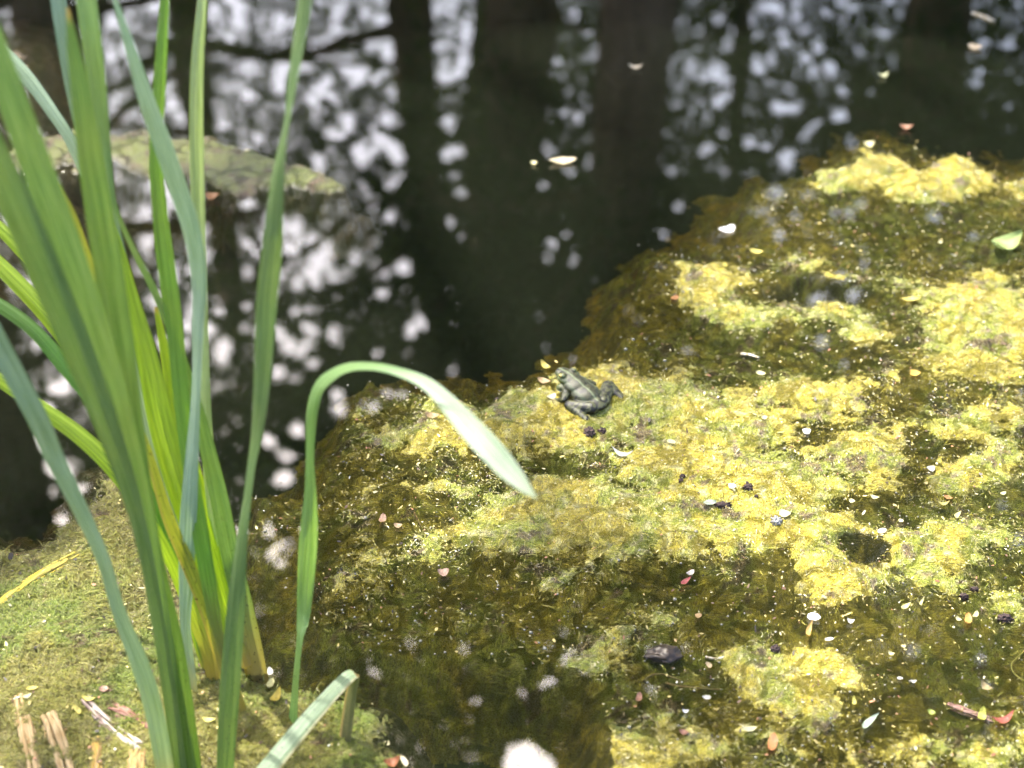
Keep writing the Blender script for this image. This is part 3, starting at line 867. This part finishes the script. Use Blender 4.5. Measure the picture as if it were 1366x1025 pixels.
# ---------------------------------------------------------------- dead stalks, lumps and fallen leaves lying on the mats
def col_noise(v, c, amt=.25, sc_=300):
    k = 1 + amt * fbm(v[:, 0] * sc_, v[:, 1] * sc_ + v[:, 2] * sc_, 3, 2) * 1.6
    return np.clip(np.array(c) * k[:, None], .003, .9)

def stalk(label, pts, r, c, c2, cat='stalk', name='dead_stalk', lift=-.0015, group=None):
    P = []
    for a, b in pts:
        g = ground(a, b)
        P.append((g[0], g[1], float(surf(g[0], g[1])) + lift))
    P = catmull(P, 14)
    rnd = random.Random(int(pts[0][0] * 7 + pts[0][1]))
    bm = bmesh.new()
    k = np.linspace(0, 1, 14)
    if r < .0035:
        tube(bm, P, list(r * (1.05 - .2 * k)), 7)
    else:                                          # a rotting stalk: split fibres side by side, ends uneven
        d = P[-1] - P[0]
        sx = np.array([-d[1], d[0], 0]) / np.hypot(d[0], d[1])
        nf = 7
        for i in range(nf):
            u = -1 + 2 * i / (nf - 1)
            i0, i1 = rnd.choice((0, 0, 1, 2)), 14 - rnd.choice((0, 0, 1, 2))
            w = np.cumsum([rnd.gauss(0, .05) for _ in range(14)])
            q = P + sx * (r * (u * .95 + w))[:, None]
            q[:, 2] += r * (.55 * math.sqrt(max(0, 1 - u * u)) - .25) + np.array([rnd.gauss(0, .07 * r) for _ in range(14)])
            fr = r * rnd.uniform(.24, .36)
            tube(bm, q[i0:i1], list(fr * np.array([rnd.uniform(.75, 1.15) for _ in range(i1 - i0)])), 6)
    me = bpy.data.meshes.new(name); bm.to_mesh(me); bm.free()
    v = np.array([q.co[:] for q in me.vertices])
    t = sstep(-.2, .4, fbm(v[:, 0] * 260, v[:, 1] * 60 + v[:, 2] * 260, 7, 3))
    cc = np.array(c) * (1 - t[:, None]) + np.array(c2) * t[:, None]
    o0 = v[0].copy()
    me.transform(Matrix.Translation(-Vector(o0)))
    set_color(me, 'Col', col_noise(v, (1, 1, 1), .4, 500) * cc)
    o = add(name, me, M['stalk'])
    o.location = o0
    return tag(o, label, cat, group)

TAN, CREAM, RED, BRN = (.27, .18, .08), (.34, .26, .14), (.16, .07, .05), (.10, .05, .025)
SG = 'dead reed stalks lying at lower left'
stalk('tan dead stalk lying closest to the lower left corner', [(26, 936), (34, 975), (46, 1030), (56, 1075)], .0075, TAN, CREAM, group=SG)
stalk('broad cream dead stalk beside the tan one at bottom left', [(64, 955), (76, 985), (90, 1030), (98, 1075)], .0095, CREAM, TAN, group=SG)
stalk('pale grey cut stalk lying diagonally under the leftmost blade', [(112, 945), (140, 968), (170, 992), (190, 1008)], .0065, (.42, .38, .32), (.18, .12, .10), group=SG)
stalk('reddish brown broken stalk touching the leftmost blade', [(150, 950), (172, 960), (200, 975), (232, 990)], .0065, RED, (.30, .18, .13), group=SG)
stalk('short ochre stalk end at the bottom edge left of the blades', [(186, 1008), (184, 1030), (178, 1070)], .0085, (.28, .19, .07), TAN, group=SG)
stalk('small amber stalk stub sunk in green algae at bottom left', [(130, 990), (131, 1012), (130, 1050)], .006, (.26, .17, .04), TAN, group=SG)
stalk('curved yellow blade lying sunken across the left algae mat', [(-30, 835), (10, 806), (50, 776), (105, 748)], .0045, (.45, .34, .05), (.36, .30, .08), name='fallen_grass_stem', lift=.001, cat='leaf')
stalk('thin yellow grass stem standing out on the bright lower mound', [(1008, 872), (1011, 896), (1015, 924)], .0014, (.50, .46, .10), (.45, .42, .12), name='grass_stem', cat='stem')
stalk('curved tan stem floating right of the dark wet lump', [(858, 908), (868, 900), (882, 898), (896, 902), (908, 907)], .0011, (.36, .31, .13), TAN, name='grass_stem', cat='stem')
stalk('straight tan stem floating below the dark wet lump', [(888, 910), (905, 914), (935, 917), (962, 919)], .0011, (.36, .31, .13), TAN, name='grass_stem', cat='stem')
stalk('looping yellow thread of stem at the lower right edge', [(1372, 862), (1362, 872), (1350, 884), (1352, 896), (1366, 907), (1376, 910)], .0011, (.50, .46, .10), (.42, .40, .10), name='grass_stem', cat='stem')
stalk('short yellow straw left of the drooping blade tip', [(552, 682), (557, 692), (563, 704)], .0010, (.42, .38, .12), TAN, name='grass_stem', cat='stem')
stalk('white twig lying at the left foot of the small bright mound', [(941, 876), (955, 878), (968, 877), (981, 875)], .0018, (.60, .57, .46), CREAM, name='twig', cat='twig')
stalk('white twig in the grey patch under the ringed pool', [(988, 472), (1000, 473), (1012, 477)], .0026, (.62, .60, .52), CREAM, name='twig', cat='twig')
stalk('cream twig beside the green rounded mound', [(1179, 775), (1186, 781), (1194, 786)], .0014, (.55, .50, .25), CREAM, name='twig', cat='twig')
stalk('pale stick floating at the upper right edge of the pond', [(1296, 17), (1312, 22), (1330, 30)], .0055, (.50, .46, .36), CREAM, name='twig', cat='twig')
stalk('pink grey fallen catkin lying beside the red leaf', [(1264, 938), (1284, 946), (1306, 954), (1326, 962)], .0036, (.22, .12, .09), (.30, .20, .16), name='catkin', cat='catkin')

def litter(name, label, cat, px, py, ln, wd, ang, c, kind='leaf', curl=.1, lift=.0025, c2=None):
    ln, wd = ln * .92, wd * .88
    gr = sum(c) / 3
    c = tuple((q * .72 + gr * .16 + k) for q, k in zip(c, (.02, .012, .0)))
    curl = curl * (1 + (int(px) % 5) * .6)
    a = R(ang)
    dx, dy = math.cos(a) * ln / 2, -math.sin(a) * ln / 2
    A, B = ground(px - dx, py - dy), ground(px + dx, py + dy)
    Q0, Q1 = ground(px + dy / ln * wd, py - dx / ln * wd), ground(px - dy / ln * wd, py + dx / ln * wd)
    ax = B - A
    L_ = np.linalg.norm(ax); ax /= L_
    pe = (Q1 - Q0); pe -= ax * (pe @ ax)
    w = np.linalg.norm(pe); pe /= max(w, 1e-6)
    w = min(w, L_ * 1.1)
    cen = (A + B) / 2
    nt, nu = 11, 5
    sd = int(px * 7 + py * 13)
    g = np.random.default_rng(sd)
    v = []
    cx_, tw = g.uniform(-.15, .15), g.uniform(-.5, .5)
    for i in range(nt):
        t = i / (nt - 1)
        if kind == 'leaf':
            prof = max(.04, math.sin(math.pi * min(1, t * 1.0)) ** .75 * (1 - .25 * t))
        else:
            prof = max(.05, math.sqrt(max(0, 1 - (2 * t - 1) ** 2)))
        for j in range(nu):
            u = -1 + 2 * j / (nu - 1)
            jit = 1 + g.normal() * .05
            z = curl * L_ * (2 * t - 1) ** 2 + .22 * curl * w * 2 * u * u + tw * u * (t - .5) * w * .5
            v.append(ax * ((t - .5) * L_) + pe * (u * prof * w * .5 * jit + cx_ * L_ * (2 * t - 1) ** 2) + np.array([0, 0, z]))
    v = np.array(v)
    v[:, 2] -= v[:, 2].min()
    idx = np.arange(nt * nu).reshape(nt, nu)
    f = np.stack([idx[:-1, :-1], idx[1:, :-1], idx[1:, 1:], idx[:-1, 1:]], -1).reshape(-1, 4)
    me = mesh_np(name, v, f)
    c2 = c2 or tuple(q * .75 for q in c)
    t = np.abs(np.tile(np.linspace(-1, 1, nu), nt))[:, None]
    cc = np.array(c) * (.25 + .75 * t) + np.array(c2) * (.75 - .75 * t)
    set_color(me, 'Col', cc * (1 + .15 * g.normal(size=(len(v), 1))).clip(.6, 1.5))
    o = add(name, me, M['litter'])
    o.location = (cen[0], cen[1], float(surf(cen[0], cen[1])) + lift)
    return tag(o, label, cat)

YEL, CRM, WHT, ORG, PNK, LIM, RST = (.55, .46, .05), (.60, .55, .25), (.58, .57, .50), (.50, .20, .04), (.45, .25, .17), (.36, .45, .06), (.25, .09, .04)
for a in [
    ('fallen_leaf', 'large green heart shaped leaf floating near the right edge', 'leaf', 1338, 331, 42, 30, 25, (.26, .36, .09)),
    ('fallen_leaf', 'long thin yellow leaf right of the ringed pool', 'leaf', 1212, 402, 32, 7, 3, (.55, .44, .05)),
    ('fallen_leaf', 'yellow leaf on the far rim of the ringed mound', 'leaf', 1010, 338, 22, 7, -5, YEL),
    ('fallen_leaf', 'orange leaf scrap at the left foot of the ringed mound', 'leaf', 900, 400, 12, 8, 30, ORG),
    ('fallen_leaf', 'cream leaf floating alone on the dark central water', 'leaf', 750, 217, 40, 12, 3, (.55, .46, .25)),
    ('fallen_leaf', 'small pale leaf floating on the brown trunk reflection', 'leaf', 848, 93, 22, 6, 3, (.45, .38, .26)),
    ('fallen_leaf', 'tan leaf floating below the pale stick at upper right', 'leaf', 1300, 65, 22, 10, -5, (.48, .38, .24)),
    ('fallen_leaf', 'pale green leaf floating above the upper right algae', 'leaf', 1178, 104, 16, 7, 10, (.44, .46, .22)),
    ('fallen_leaf', 'rust brown leaf on the crest of the upper right algae', 'leaf', 1208, 173, 20, 8, 0, (.32, .14, .07)),
    ('petal', 'cream petal at the tip of the upper right algae', 'petal', 1158, 196, 15, 9, 10, CRM, 'oval'),
    ('fallen_leaf', 'dull orange leaf behind the twisted tall blade', 'leaf', 283, 266, 22, 12, 0, (.38, .17, .06)),
    ('fallen_leaf', 'curled yellow leaf left of the frog head', 'leaf', 728, 492, 18, 9, -40, YEL),
    ('fallen_leaf', 'peach leaf left of the frog', 'leaf', 726, 511, 20, 9, -15, (.50, .33, .15)),
    ('petal', 'cream petal just left of the frog hind leg', 'petal', 736, 536, 14, 7, 20, (.62, .56, .36), 'oval'),
    ('fallen_leaf', 'dark red crumpled leaf at the frog rear', 'leaf', 797, 547, 20, 11, 5, (.17, .05, .04)),
    ('feather', 'small white feather below the dark droppings', 'feather', 829, 610, 32, 7, -15, WHT),
    ('fallen_leaf', 'tan leaf above the drooping blade middle', 'leaf', 578, 560, 23, 9, -3, (.46, .30, .13)),
    ('fallen_leaf', 'upright pink tan leaf left of a yellow straw', 'leaf', 511, 695, 13, 10, 70, (.42, .24, .14), 'oval'),
    ('fallen_leaf', 'faint peach leaf scrap beside the upright pink one', 'leaf', 531, 704, 12, 7, -10, (.40, .27, .14), 'oval'),
    ('fallen_leaf', 'pinkish round leaf at the edge of the dark shaded hollow', 'leaf', 592, 767, 17, 11, 10, (.36, .22, .16), 'oval'),
    ('petal', 'cream petal on the yellow bank above the black seeds', 'petal', 895, 596, 13, 6, -15, CRM, 'oval'),
    ('petal', 'white petal beside the black seeds', 'petal', 975, 659, 12, 8, -20, (.66, .62, .40), 'oval'),
    ('petal', 'oval cream petal above a grey pebble', 'petal', 1045, 694, 17, 11, -20, (.60, .58, .26), 'oval'),
    ('fallen_leaf', 'grey teal leaf lying against a dark twig end', 'leaf', 945, 679, 20, 9, 5, (.25, .32, .24)),
    ('petal', 'cream petal in the olive hollow right of centre', 'petal', 1015, 500, 14, 6, -15, CRM, 'oval'),
    ('petal', 'white flake on the dark hole left of the beige mound', 'petal', 1075, 578, 13, 8, -10, WHT, 'oval'),
    ('petal', 'pale petal above the dark hole near the beige mound', 'petal', 1018, 566, 9, 6, 10, CRM, 'oval'),
    ('petal', 'white flake below the right end of the beige mound', 'petal', 1241, 628, 12, 8, 0, WHT, 'oval'),
    ('fallen_leaf', 'orange yellow leaf sunken in olive algae at upper right', 'leaf', 1220, 500, 16, 9, 0, (.58, .36, .02), 'oval'),
    ('fallen_leaf', 'short cream leaf right of the yellow bank', 'leaf', 1166, 666, 14, 6, -15, CRM),
    ('petal', 'cream petal on the yellow bank edge above the black pool', 'petal', 1136, 671, 9, 6, -25, CRM, 'oval'),
    ('fallen_leaf', 'thin yellow leaf under an orange one at right', 'leaf', 1258, 675, 18, 5, 0, (.60, .52, .10)),
    ('fallen_leaf', 'orange leaf above a thin yellow one at right', 'leaf', 1265, 666, 15, 6, -15, (.52, .24, .05)),
    ('fallen_leaf', 'curled cream leaf right of the thin yellow one', 'leaf', 1276, 690, 13, 8, 55, (.60, .52, .16)),
    ('petal', 'white petal at the top of the black pool', 'petal', 1175, 712, 13, 8, 25, (.64, .60, .44), 'oval'),
    ('petal', 'small cream petal above the right hand mound', 'petal', 1201, 697, 8, 5, 0, CRM, 'oval'),
    ('petal', 'tiny cream petal alone on olive algae near the right edge', 'petal', 1337, 661, 8, 5, 25, CRM, 'oval'),
    ('fallen_leaf', 'cream leaf leaning right, larger of two over the lower mound', 'leaf', 1207, 812, 17, 8, 32, (.60, .55, .18)),
    ('fallen_leaf', 'slim upright cream leaf, smaller of two over the lower mound', 'leaf', 1228, 807, 14, 5, 70, (.60, .55, .18)),
    ('petal', 'bright white oval petal floating in a dark ripple', 'petal', 1085, 825, 20, 11, -3, (.82, .82, .84), 'oval'),
    ('petal', 'smaller white petal right of the bright oval one', 'petal', 1134, 832, 11, 6, -10, (.74, .73, .70), 'oval'),
    ('petal', 'ragged white flake under the bright oval petal', 'petal', 1105, 855, 13, 5, 10, WHT, 'oval'),
    ('fallen_leaf', 'curved orange brown leaf hanging below the white oval petal', 'leaf', 1078, 845, 25, 9, 78, (.48, .29, .05)),
    ('fallen_leaf', 'orange oval leaf with a cream one touching it at right', 'leaf', 1291, 829, 16, 11, 85, (.58, .27, .02), 'oval'),
    ('petal', 'cream petal touching the orange oval leaf', 'petal', 1301, 823, 11, 7, 55, (.62, .56, .20), 'oval'),
    ('petal', 'thin cream petal left of the orange oval leaf', 'petal', 1278, 829, 10, 5, -35, CRM, 'oval'),
    ('fallen_leaf', 'small upright yellow leaf right of the lower bright mound', 'leaf', 1139, 940, 12, 6, 80, (.58, .54, .06), 'oval'),
    ('fallen_leaf', 'pale teal leaf lying slantwise at lower right', 'leaf', 1157, 967, 32, 11, 45, (.38, .48, .34)),
    ('fallen_leaf', 'upright orange leaf near the bottom edge', 'leaf', 1030, 994, 26, 14, 80, (.56, .20, .04), 'oval'),
    ('fallen_leaf', 'cream arrow shaped leaf above the upright orange leaf', 'leaf', 1000, 976, 24, 9, 5, (.60, .57, .30)),
    ('fallen_leaf', 'small lime green leaf between the teal leaf and catkin', 'leaf', 1242, 953, 13, 8, -20, LIM),
    ('fallen_leaf', 'red pointed leaf at the right end of the catkin', 'leaf', 1338, 964, 34, 12, 18, (.42, .08, .05)),
    ('petal', 'lime oval petal lying on the catkin', 'petal', 1309, 959, 19, 12, 75, (.50, .52, .04), 'oval'),
    ('fallen_leaf', 'tan triangular leaf above the catkin', 'leaf', 1314, 920, 19, 10, -40, (.38, .29, .12)),
    ('petal', 'cream petal left of two small white ones at lower right', 'petal', 1188, 875, 10, 5, -20, CRM, 'oval'),
    ('petal', 'pale petal above the two small white ones at lower right', 'petal', 1204, 865, 8, 4, 0, CRM, 'oval'),
    ('petal', 'left of two small white petals at lower right', 'petal', 1200, 907, 9, 4, 0, WHT, 'oval'),
    ('petal', 'right of two small white petals at lower right', 'petal', 1218, 912, 9, 4, 0, WHT, 'oval'),
    ('fallen_leaf', 'orange crumb left above the white twig', 'leaf', 931, 824, 10, 7, 20, (.55, .34, .12), 'oval'),
    ('fallen_leaf', 'tan oval leaf under the white twig', 'leaf', 946, 890, 11, 7, -50, (.56, .40, .2), 'oval'),
    ('fallen_leaf', 'rust brown upright leaf under the dark wet lump', 'leaf', 852, 934, 14, 9, 75, (.34, .15, .08), 'oval'),
    ('fallen_leaf', 'rust leaf scrap left of the cream arrow leaf', 'leaf', 912, 980, 15, 9, -15, (.34, .15, .09)),
    ('petal', 'white flake floating left of the lower bright mound', 'petal', 942, 933, 13, 6, -5, WHT, 'oval'),
    ('petal', 'small bright white flake below the stems at bottom', 'petal', 914, 952, 9, 5, -5, (.8, .8, .82), 'oval'),
    ('fallen_leaf', 'bright pink red leaf under the yellow bank', 'leaf', 913, 779, 18, 8, 35, (.55, .10, .09)),
    ('petal', 'white petal above the pink red leaf', 'petal', 921, 767, 12, 7, 30, (.62, .55, .45), 'oval'),
    ('fallen_leaf', 'yellow leaf above the tan stalk at lower left', 'leaf', 46, 928, 21, 7, 3, YEL),
    ('petal', 'cream chip at the top of the tan stalk', 'petal', 40, 941, 14, 5, 20, CRM, 'oval'),
    ('fallen_leaf', 'yellow leaf lying across the top of the grey stalk', 'leaf', 121, 945, 22, 7, -8, YEL),
    ('fallen_leaf', 'yellow leaf hanging left of the grey stalk top', 'leaf', 107, 959, 19, 9, -55, (.58, .50, .06)),
    ('petal', 'pink oval petal right of the yellow leaves at lower left', 'petal', 142, 932, 13, 9, -10, (.55, .30, .2), 'oval'),
    ('fallen_leaf', 'bright yellow leaf right of the rear reed feet', 'leaf', 369, 937, 24, 13, 55, (.62, .47, .02)),
    ('petal', 'white petal at the foot of the orange reed base', 'petal', 361, 899, 12, 8, 90, WHT, 'oval'),
    ('petal', 'pale yellow petal under the orange reed base', 'petal', 361, 915, 15, 10, 70, (.62, .57, .2), 'oval'),
    ('fallen_leaf', 'yellow leaf partly behind the two front blades', 'leaf', 280, 969, 20, 8, -5, (.55, .50, .06)),
    ('fallen_leaf', 'curled rust brown leaf at the bottom edge by the black water', 'leaf', 524, 1021, 26, 15, 20, (.25, .07, .02)),
    ('petal', 'cream petal standing beside the curled rust leaf', 'petal', 540, 1018, 18, 8, -60, (.55, .48, .3), 'oval'),
    ('petal', 'white flake floating left of the ringed mound', 'petal', 970, 309, 24, 11, 15, (.70, .70, .72), 'oval'),
    ('petal', 'small cream fleck left of the lone cream leaf', 'petal', 712, 220, 10, 6, 0, CRM, 'oval'),
    ('petal', 'yellowish petal floating on the olive tongue behind reeds', 'petal', 330, 205, 12, 7, 10, (.5, .48, .2), 'oval'),
]:
    litter(*a)

def lump(name, label, cat, px, py, w, h, hgt, c, c2, mat='stone', sink=.3, rough=.4):
    g = np.random.default_rng(int(px * 3 + py))
    bm = bmesh.new()
    bmesh.ops.create_icosphere(bm, subdivisions=4, radius=1)
    P, Q = ground(px, py + h / 2), ground(px, py - h / 2)
    cen = (P + Q) / 2
    rx, ry = px_size(py, w) / 2, (Q[1] - P[1]) / 2
    me = bpy.data.meshes.new(name); 
    v = np.array([q.co[:] for q in bm.verts])
    k = 1 + rough * fbm(v[:, 0] * 2.2 + px, v[:, 1] * 2.2 + v[:, 2] * 1.3, 3, 3)
    for q, s in zip(bm.verts, k):
        q.co = Vector((q.co.x * rx * s, q.co.y * ry * s, q.co.z * hgt * s))
    bm.to_mesh(me); bm.free()
    t = sstep(-.2, .4, fbm(v[:, 0] * 3, v[:, 1] * 3 + v[:, 2], 8, 3))[:, None]
    set_color(me, 'Col', np.array(c) * (1 - t) + np.array(c2) * t)
    for pl in me.polygons:
        pl.use_smooth = True
    o = add(name, me, M[mat])
    o.location = (cen[0], cen[1], float(surf(cen[0], cen[1])) + hgt * (1 - 2 * sink))
    return tag(o, label, cat)
lump('stone', 'dark wet lump in place of a dark hollow in the lower centre', 'stone', 886, 872, 48, 24, .008, (.016, .010, .006), (.04, .026, .014), sink=.62, rough=.2)  # dark lump standing in for a dark glossy depression in the mat
lump('pebble', 'grey round pebble under a cream petal', 'stone', 1035, 703, 15, 11, .005, (.13, .13, .13), (.2, .2, .19))
PUR = (.022, .017, .016)
for a in [('left larger black lump of droppings under the frog', 786, 580, 18, 14, .006), ('right smaller black lump of droppings under the frog', 803, 577, 12, 10, .005),
          ('black seed beside a white petal right of centre', 997, 658, 15, 10, .005), ('tiny black seed below the bigger one right of centre', 1008, 669, 7, 5, .003),
          ('upper of two tiny black seeds on the yellow bank', 910, 639, 9, 5, .003), ('lower of two tiny black seeds on the yellow bank', 908, 646, 8, 6, .003),
          ('dark brown husk right of the grey teal leaf', 964, 680, 26, 8, .004), ('purple brown clump at right under the last bright mound', 1340, 826, 24, 13, .006),
          ('small purple clump left of the last bright mound', 1286, 797, 14, 9, .005), ('purple crumb above the last bright mound', 1300, 787, 12, 7, .004),
          ('dark clump right of the yellow grass stem', 1034, 867, 16, 12, .005)]:
    lump('seed_husk', a[0], 'husk', a[1], a[2], a[3] * .85, a[4] * .8, a[5] * .8, PUR, (.07, .045, .04), mat='stalk', sink=.4)

# ---------------------------------------------------------------- filaments and flecks: past counting
def strands(name, label, src, n, lmin, lmax, wmin, wmax, pal, prob, seed, zmin=-.0045, mat='strand'):
    g = np.random.default_rng(seed)
    V, VC, VD = src
    px, py = to_px(V[:, 0], V[:, 1], V[:, 2])
    k = (V[:, 2] > zmin) & (px > -150) & (px < 1500) & (py > 100) & (py < 1120)
    V, VC, VD = V[k], VC[k], VD[k]
    pick = g.integers(0, len(V), n)
    pick = pick[g.random(n) < .25 + .75 * VD[pick]]
    n = len(pick)
    VC = VC[pick]
    B = V[pick] + np.concatenate([g.uniform(-.003, .003, (n, 2)), np.zeros((n, 1))], 1)
    k = 5
    ln = g.uniform(lmin, lmax, n) * np.where(g.random(n) < .12, 2.0, 1)
    wd = g.uniform(wmin, wmax, n)
    flow = fbm(B[:, 0] * 7, B[:, 1] * 7, 91, 2) * 2.4
    a = flow + g.normal(size=n) * .75 + np.pi * (g.random(n) < .5)
    cv = g.normal(size=n) * 1.4
    pts = []
    x, y = B[:, 0].copy(), B[:, 1].copy()
    arch = g.uniform(.0001, .0013, n)
    rows = []
    for i in range(k):
        t = i / (k - 1)
        z = surf(x, y) + .0006 + arch * math.sin(math.pi * t)
        nx, ny = -np.sin(a), np.cos(a)
        hw = wd * .5 * (1 - .6 * abs(2 * t - 1))
        tl = g.normal(size=n) * .5
        rows.append(np.stack([x + nx * hw, y + ny * hw, z + hw * tl], -1))
        rows.append(np.stack([x - nx * hw, y - ny * hw, z - hw * tl], -1))
        x = x + np.cos(a) * ln / (k - 1); y = y + np.sin(a) * ln / (k - 1)
        a = a + cv / (k - 1) + g.normal(size=n) * .25
    v = np.stack(rows, 1).reshape(-1, 3)
    base = (np.arange(n) * 2 * k)[:, None]
    f = np.concatenate([base + np.array([[2 * i, 2 * i + 1, 2 * i + 3, 2 * i + 2]]) for i in range(k - 1)], 0)
    me = mesh_np(name, v, f)
    ci = g.choice(len(pal), n, p=prob)
    c = (np.array(pal)[ci] * .45 + VC * .65) * g.uniform(.6, 1.3, (n, 1))
    set_color(me, 'Col', np.repeat(c, 2 * k, 0))
    return tag(add(name, me, M[mat]), label, kind='stuff')
PALM = [(.44, .37, .12), (.36, .28, .035), (.20, .22, .03), (.10, .06, .025), (.52, .48, .32)]
strands('algae_strands', 'fine yellow and cream algae filaments matted over the right bank', MATS['main'], 56000, .002, .006, .0003, .0007, PALM, [.26, .34, .2, .1, .1], 5, -.003)
strands('algae_strands', 'fine dull green algae filaments matted around the reed bases', MATS['left'], 30000, .003, .010, .0004, .0010, [(.14, .14, .03), (.10, .13, .02), (.24, .21, .09), (.05, .035, .02)], [.38, .42, .06, .14], 6, -.003, 'dull')

PW = [(.16, .13, .025), (.11, .10, .02), (.22, .19, .07)]
strands('wet_algae_strands', 'wet olive filaments lying at the water surface over the right shallows', MATS['main'], 12000, .003, .008, .0004, .0009, PW, [.4, .35, .25], 15, -.011)

def flecks(name, label, n, seed, keys=('main', 'main', 'main', 'main', 'left'), big=1.0):
    g = np.random.default_rng(seed)
    src = np.concatenate([MATS[q][0] for q in keys])
    src = src[src[:, 2] > -.014]
    px, py = to_px(src[:, 0], src[:, 1], src[:, 2])
    src = src[(px > -50) & (px < 1420) & (py > 120) & (py < 1080)]
    B = src[g.integers(0, len(src), n)]
    s = big * g.uniform(.0007, .0021, n) * np.where(g.random(n) < .12, 1.7, 1)
    a = g.uniform(0, 6.28, n)
    asp = g.uniform(.2, .6, n)
    k = 6
    ang = np.linspace(0, 2 * np.pi, k, endpoint=False)
    jit = g.uniform(.75, 1.2, (n, k))
    lx, ly = np.cos(ang) * jit * s[:, None], np.sin(ang) * jit * (s * asp)[:, None]
    X = B[:, :1] + lx * np.cos(a)[:, None] - ly * np.sin(a)[:, None]
    Y = B[:, 1:2] + lx * np.sin(a)[:, None] + ly * np.cos(a)[:, None]
    tx, ty = g.normal(size=(n, 1)) * .35, g.normal(size=(n, 1)) * .35
    Z = surf(B[:, 0], B[:, 1])[:, None] + .0022 + tx * lx + ty * ly
    me = mesh_np(name, np.stack([X, Y, Z], -1).reshape(-1, 3), np.arange(n * k).reshape(n, k), False)
    pal = np.array([(.42, .38, .20), (.55, .54, .46), (.50, .40, .14), (.34, .16, .08), (.03, .022, .015), (.10, .055, .03)])
    c = pal[g.choice(6, n, p=[.22, .03, .22, .1, .25, .18])] * g.uniform(.7, 1.15, (n, 1))
    set_color(me, 'Col', np.repeat(c, k, 0))
    return tag(add(name, me, M['fleck']), label, kind='stuff')
flecks('plant_debris', 'tiny cream and dark plant crumbs scattered over the algae', 3600, 9)

flecks('plant_debris', 'cream and brown reed chips littering the left algae mat', 260, 19, ('left',), 1.4)

def bubbles():
    g = np.random.default_rng(23)
    src = MATS['main'][0]
    px, py = to_px(src[:, 0], src[:, 1], src[:, 2])
    k = (src[:, 2] < .0005) & (src[:, 2] > -.02) & (px > 330) & (px < 1400) & (py > 250) & (py < 1060)
    src = src[k]
    n = 700
    seedp = src[g.integers(0, len(src), 160)]
    B = seedp[g.integers(0, 160, n)] + np.concatenate([g.normal(size=(n, 2)) * .02, np.zeros((n, 1))], 1)
    bm = bmesh.new()
    bmesh.ops.create_icosphere(bm, subdivisions=2, radius=1)
    bv = np.array([v.co[:] for v in bm.verts]); bf = np.array([[v.index for v in f.verts] for f in bm.faces])
    bm.free()
    r = g.uniform(.0005, .0015, n) * np.where(g.random(n) < .08, 1.8, 1)
    z = surf(B[:, 0], B[:, 1])
    v = bv[None] * r[:, None, None] * np.array([1, 1, .7]) + np.stack([B[:, 0], B[:, 1], z + r * .2], -1)[:, None]
    f = bf[None] + (np.arange(n) * len(bv))[:, None, None]
    me = mesh_np('bubbles', v.reshape(-1, 3), f.reshape(-1, 3))
    set_color(me, 'Col', np.tile(np.array([.16, .15, .10]), (n * len(bv), 1)))
    tag(add('bubbles', me, M['bubble']), 'tiny gas bubbles clustered on the wet algae', kind='stuff')
bubbles()
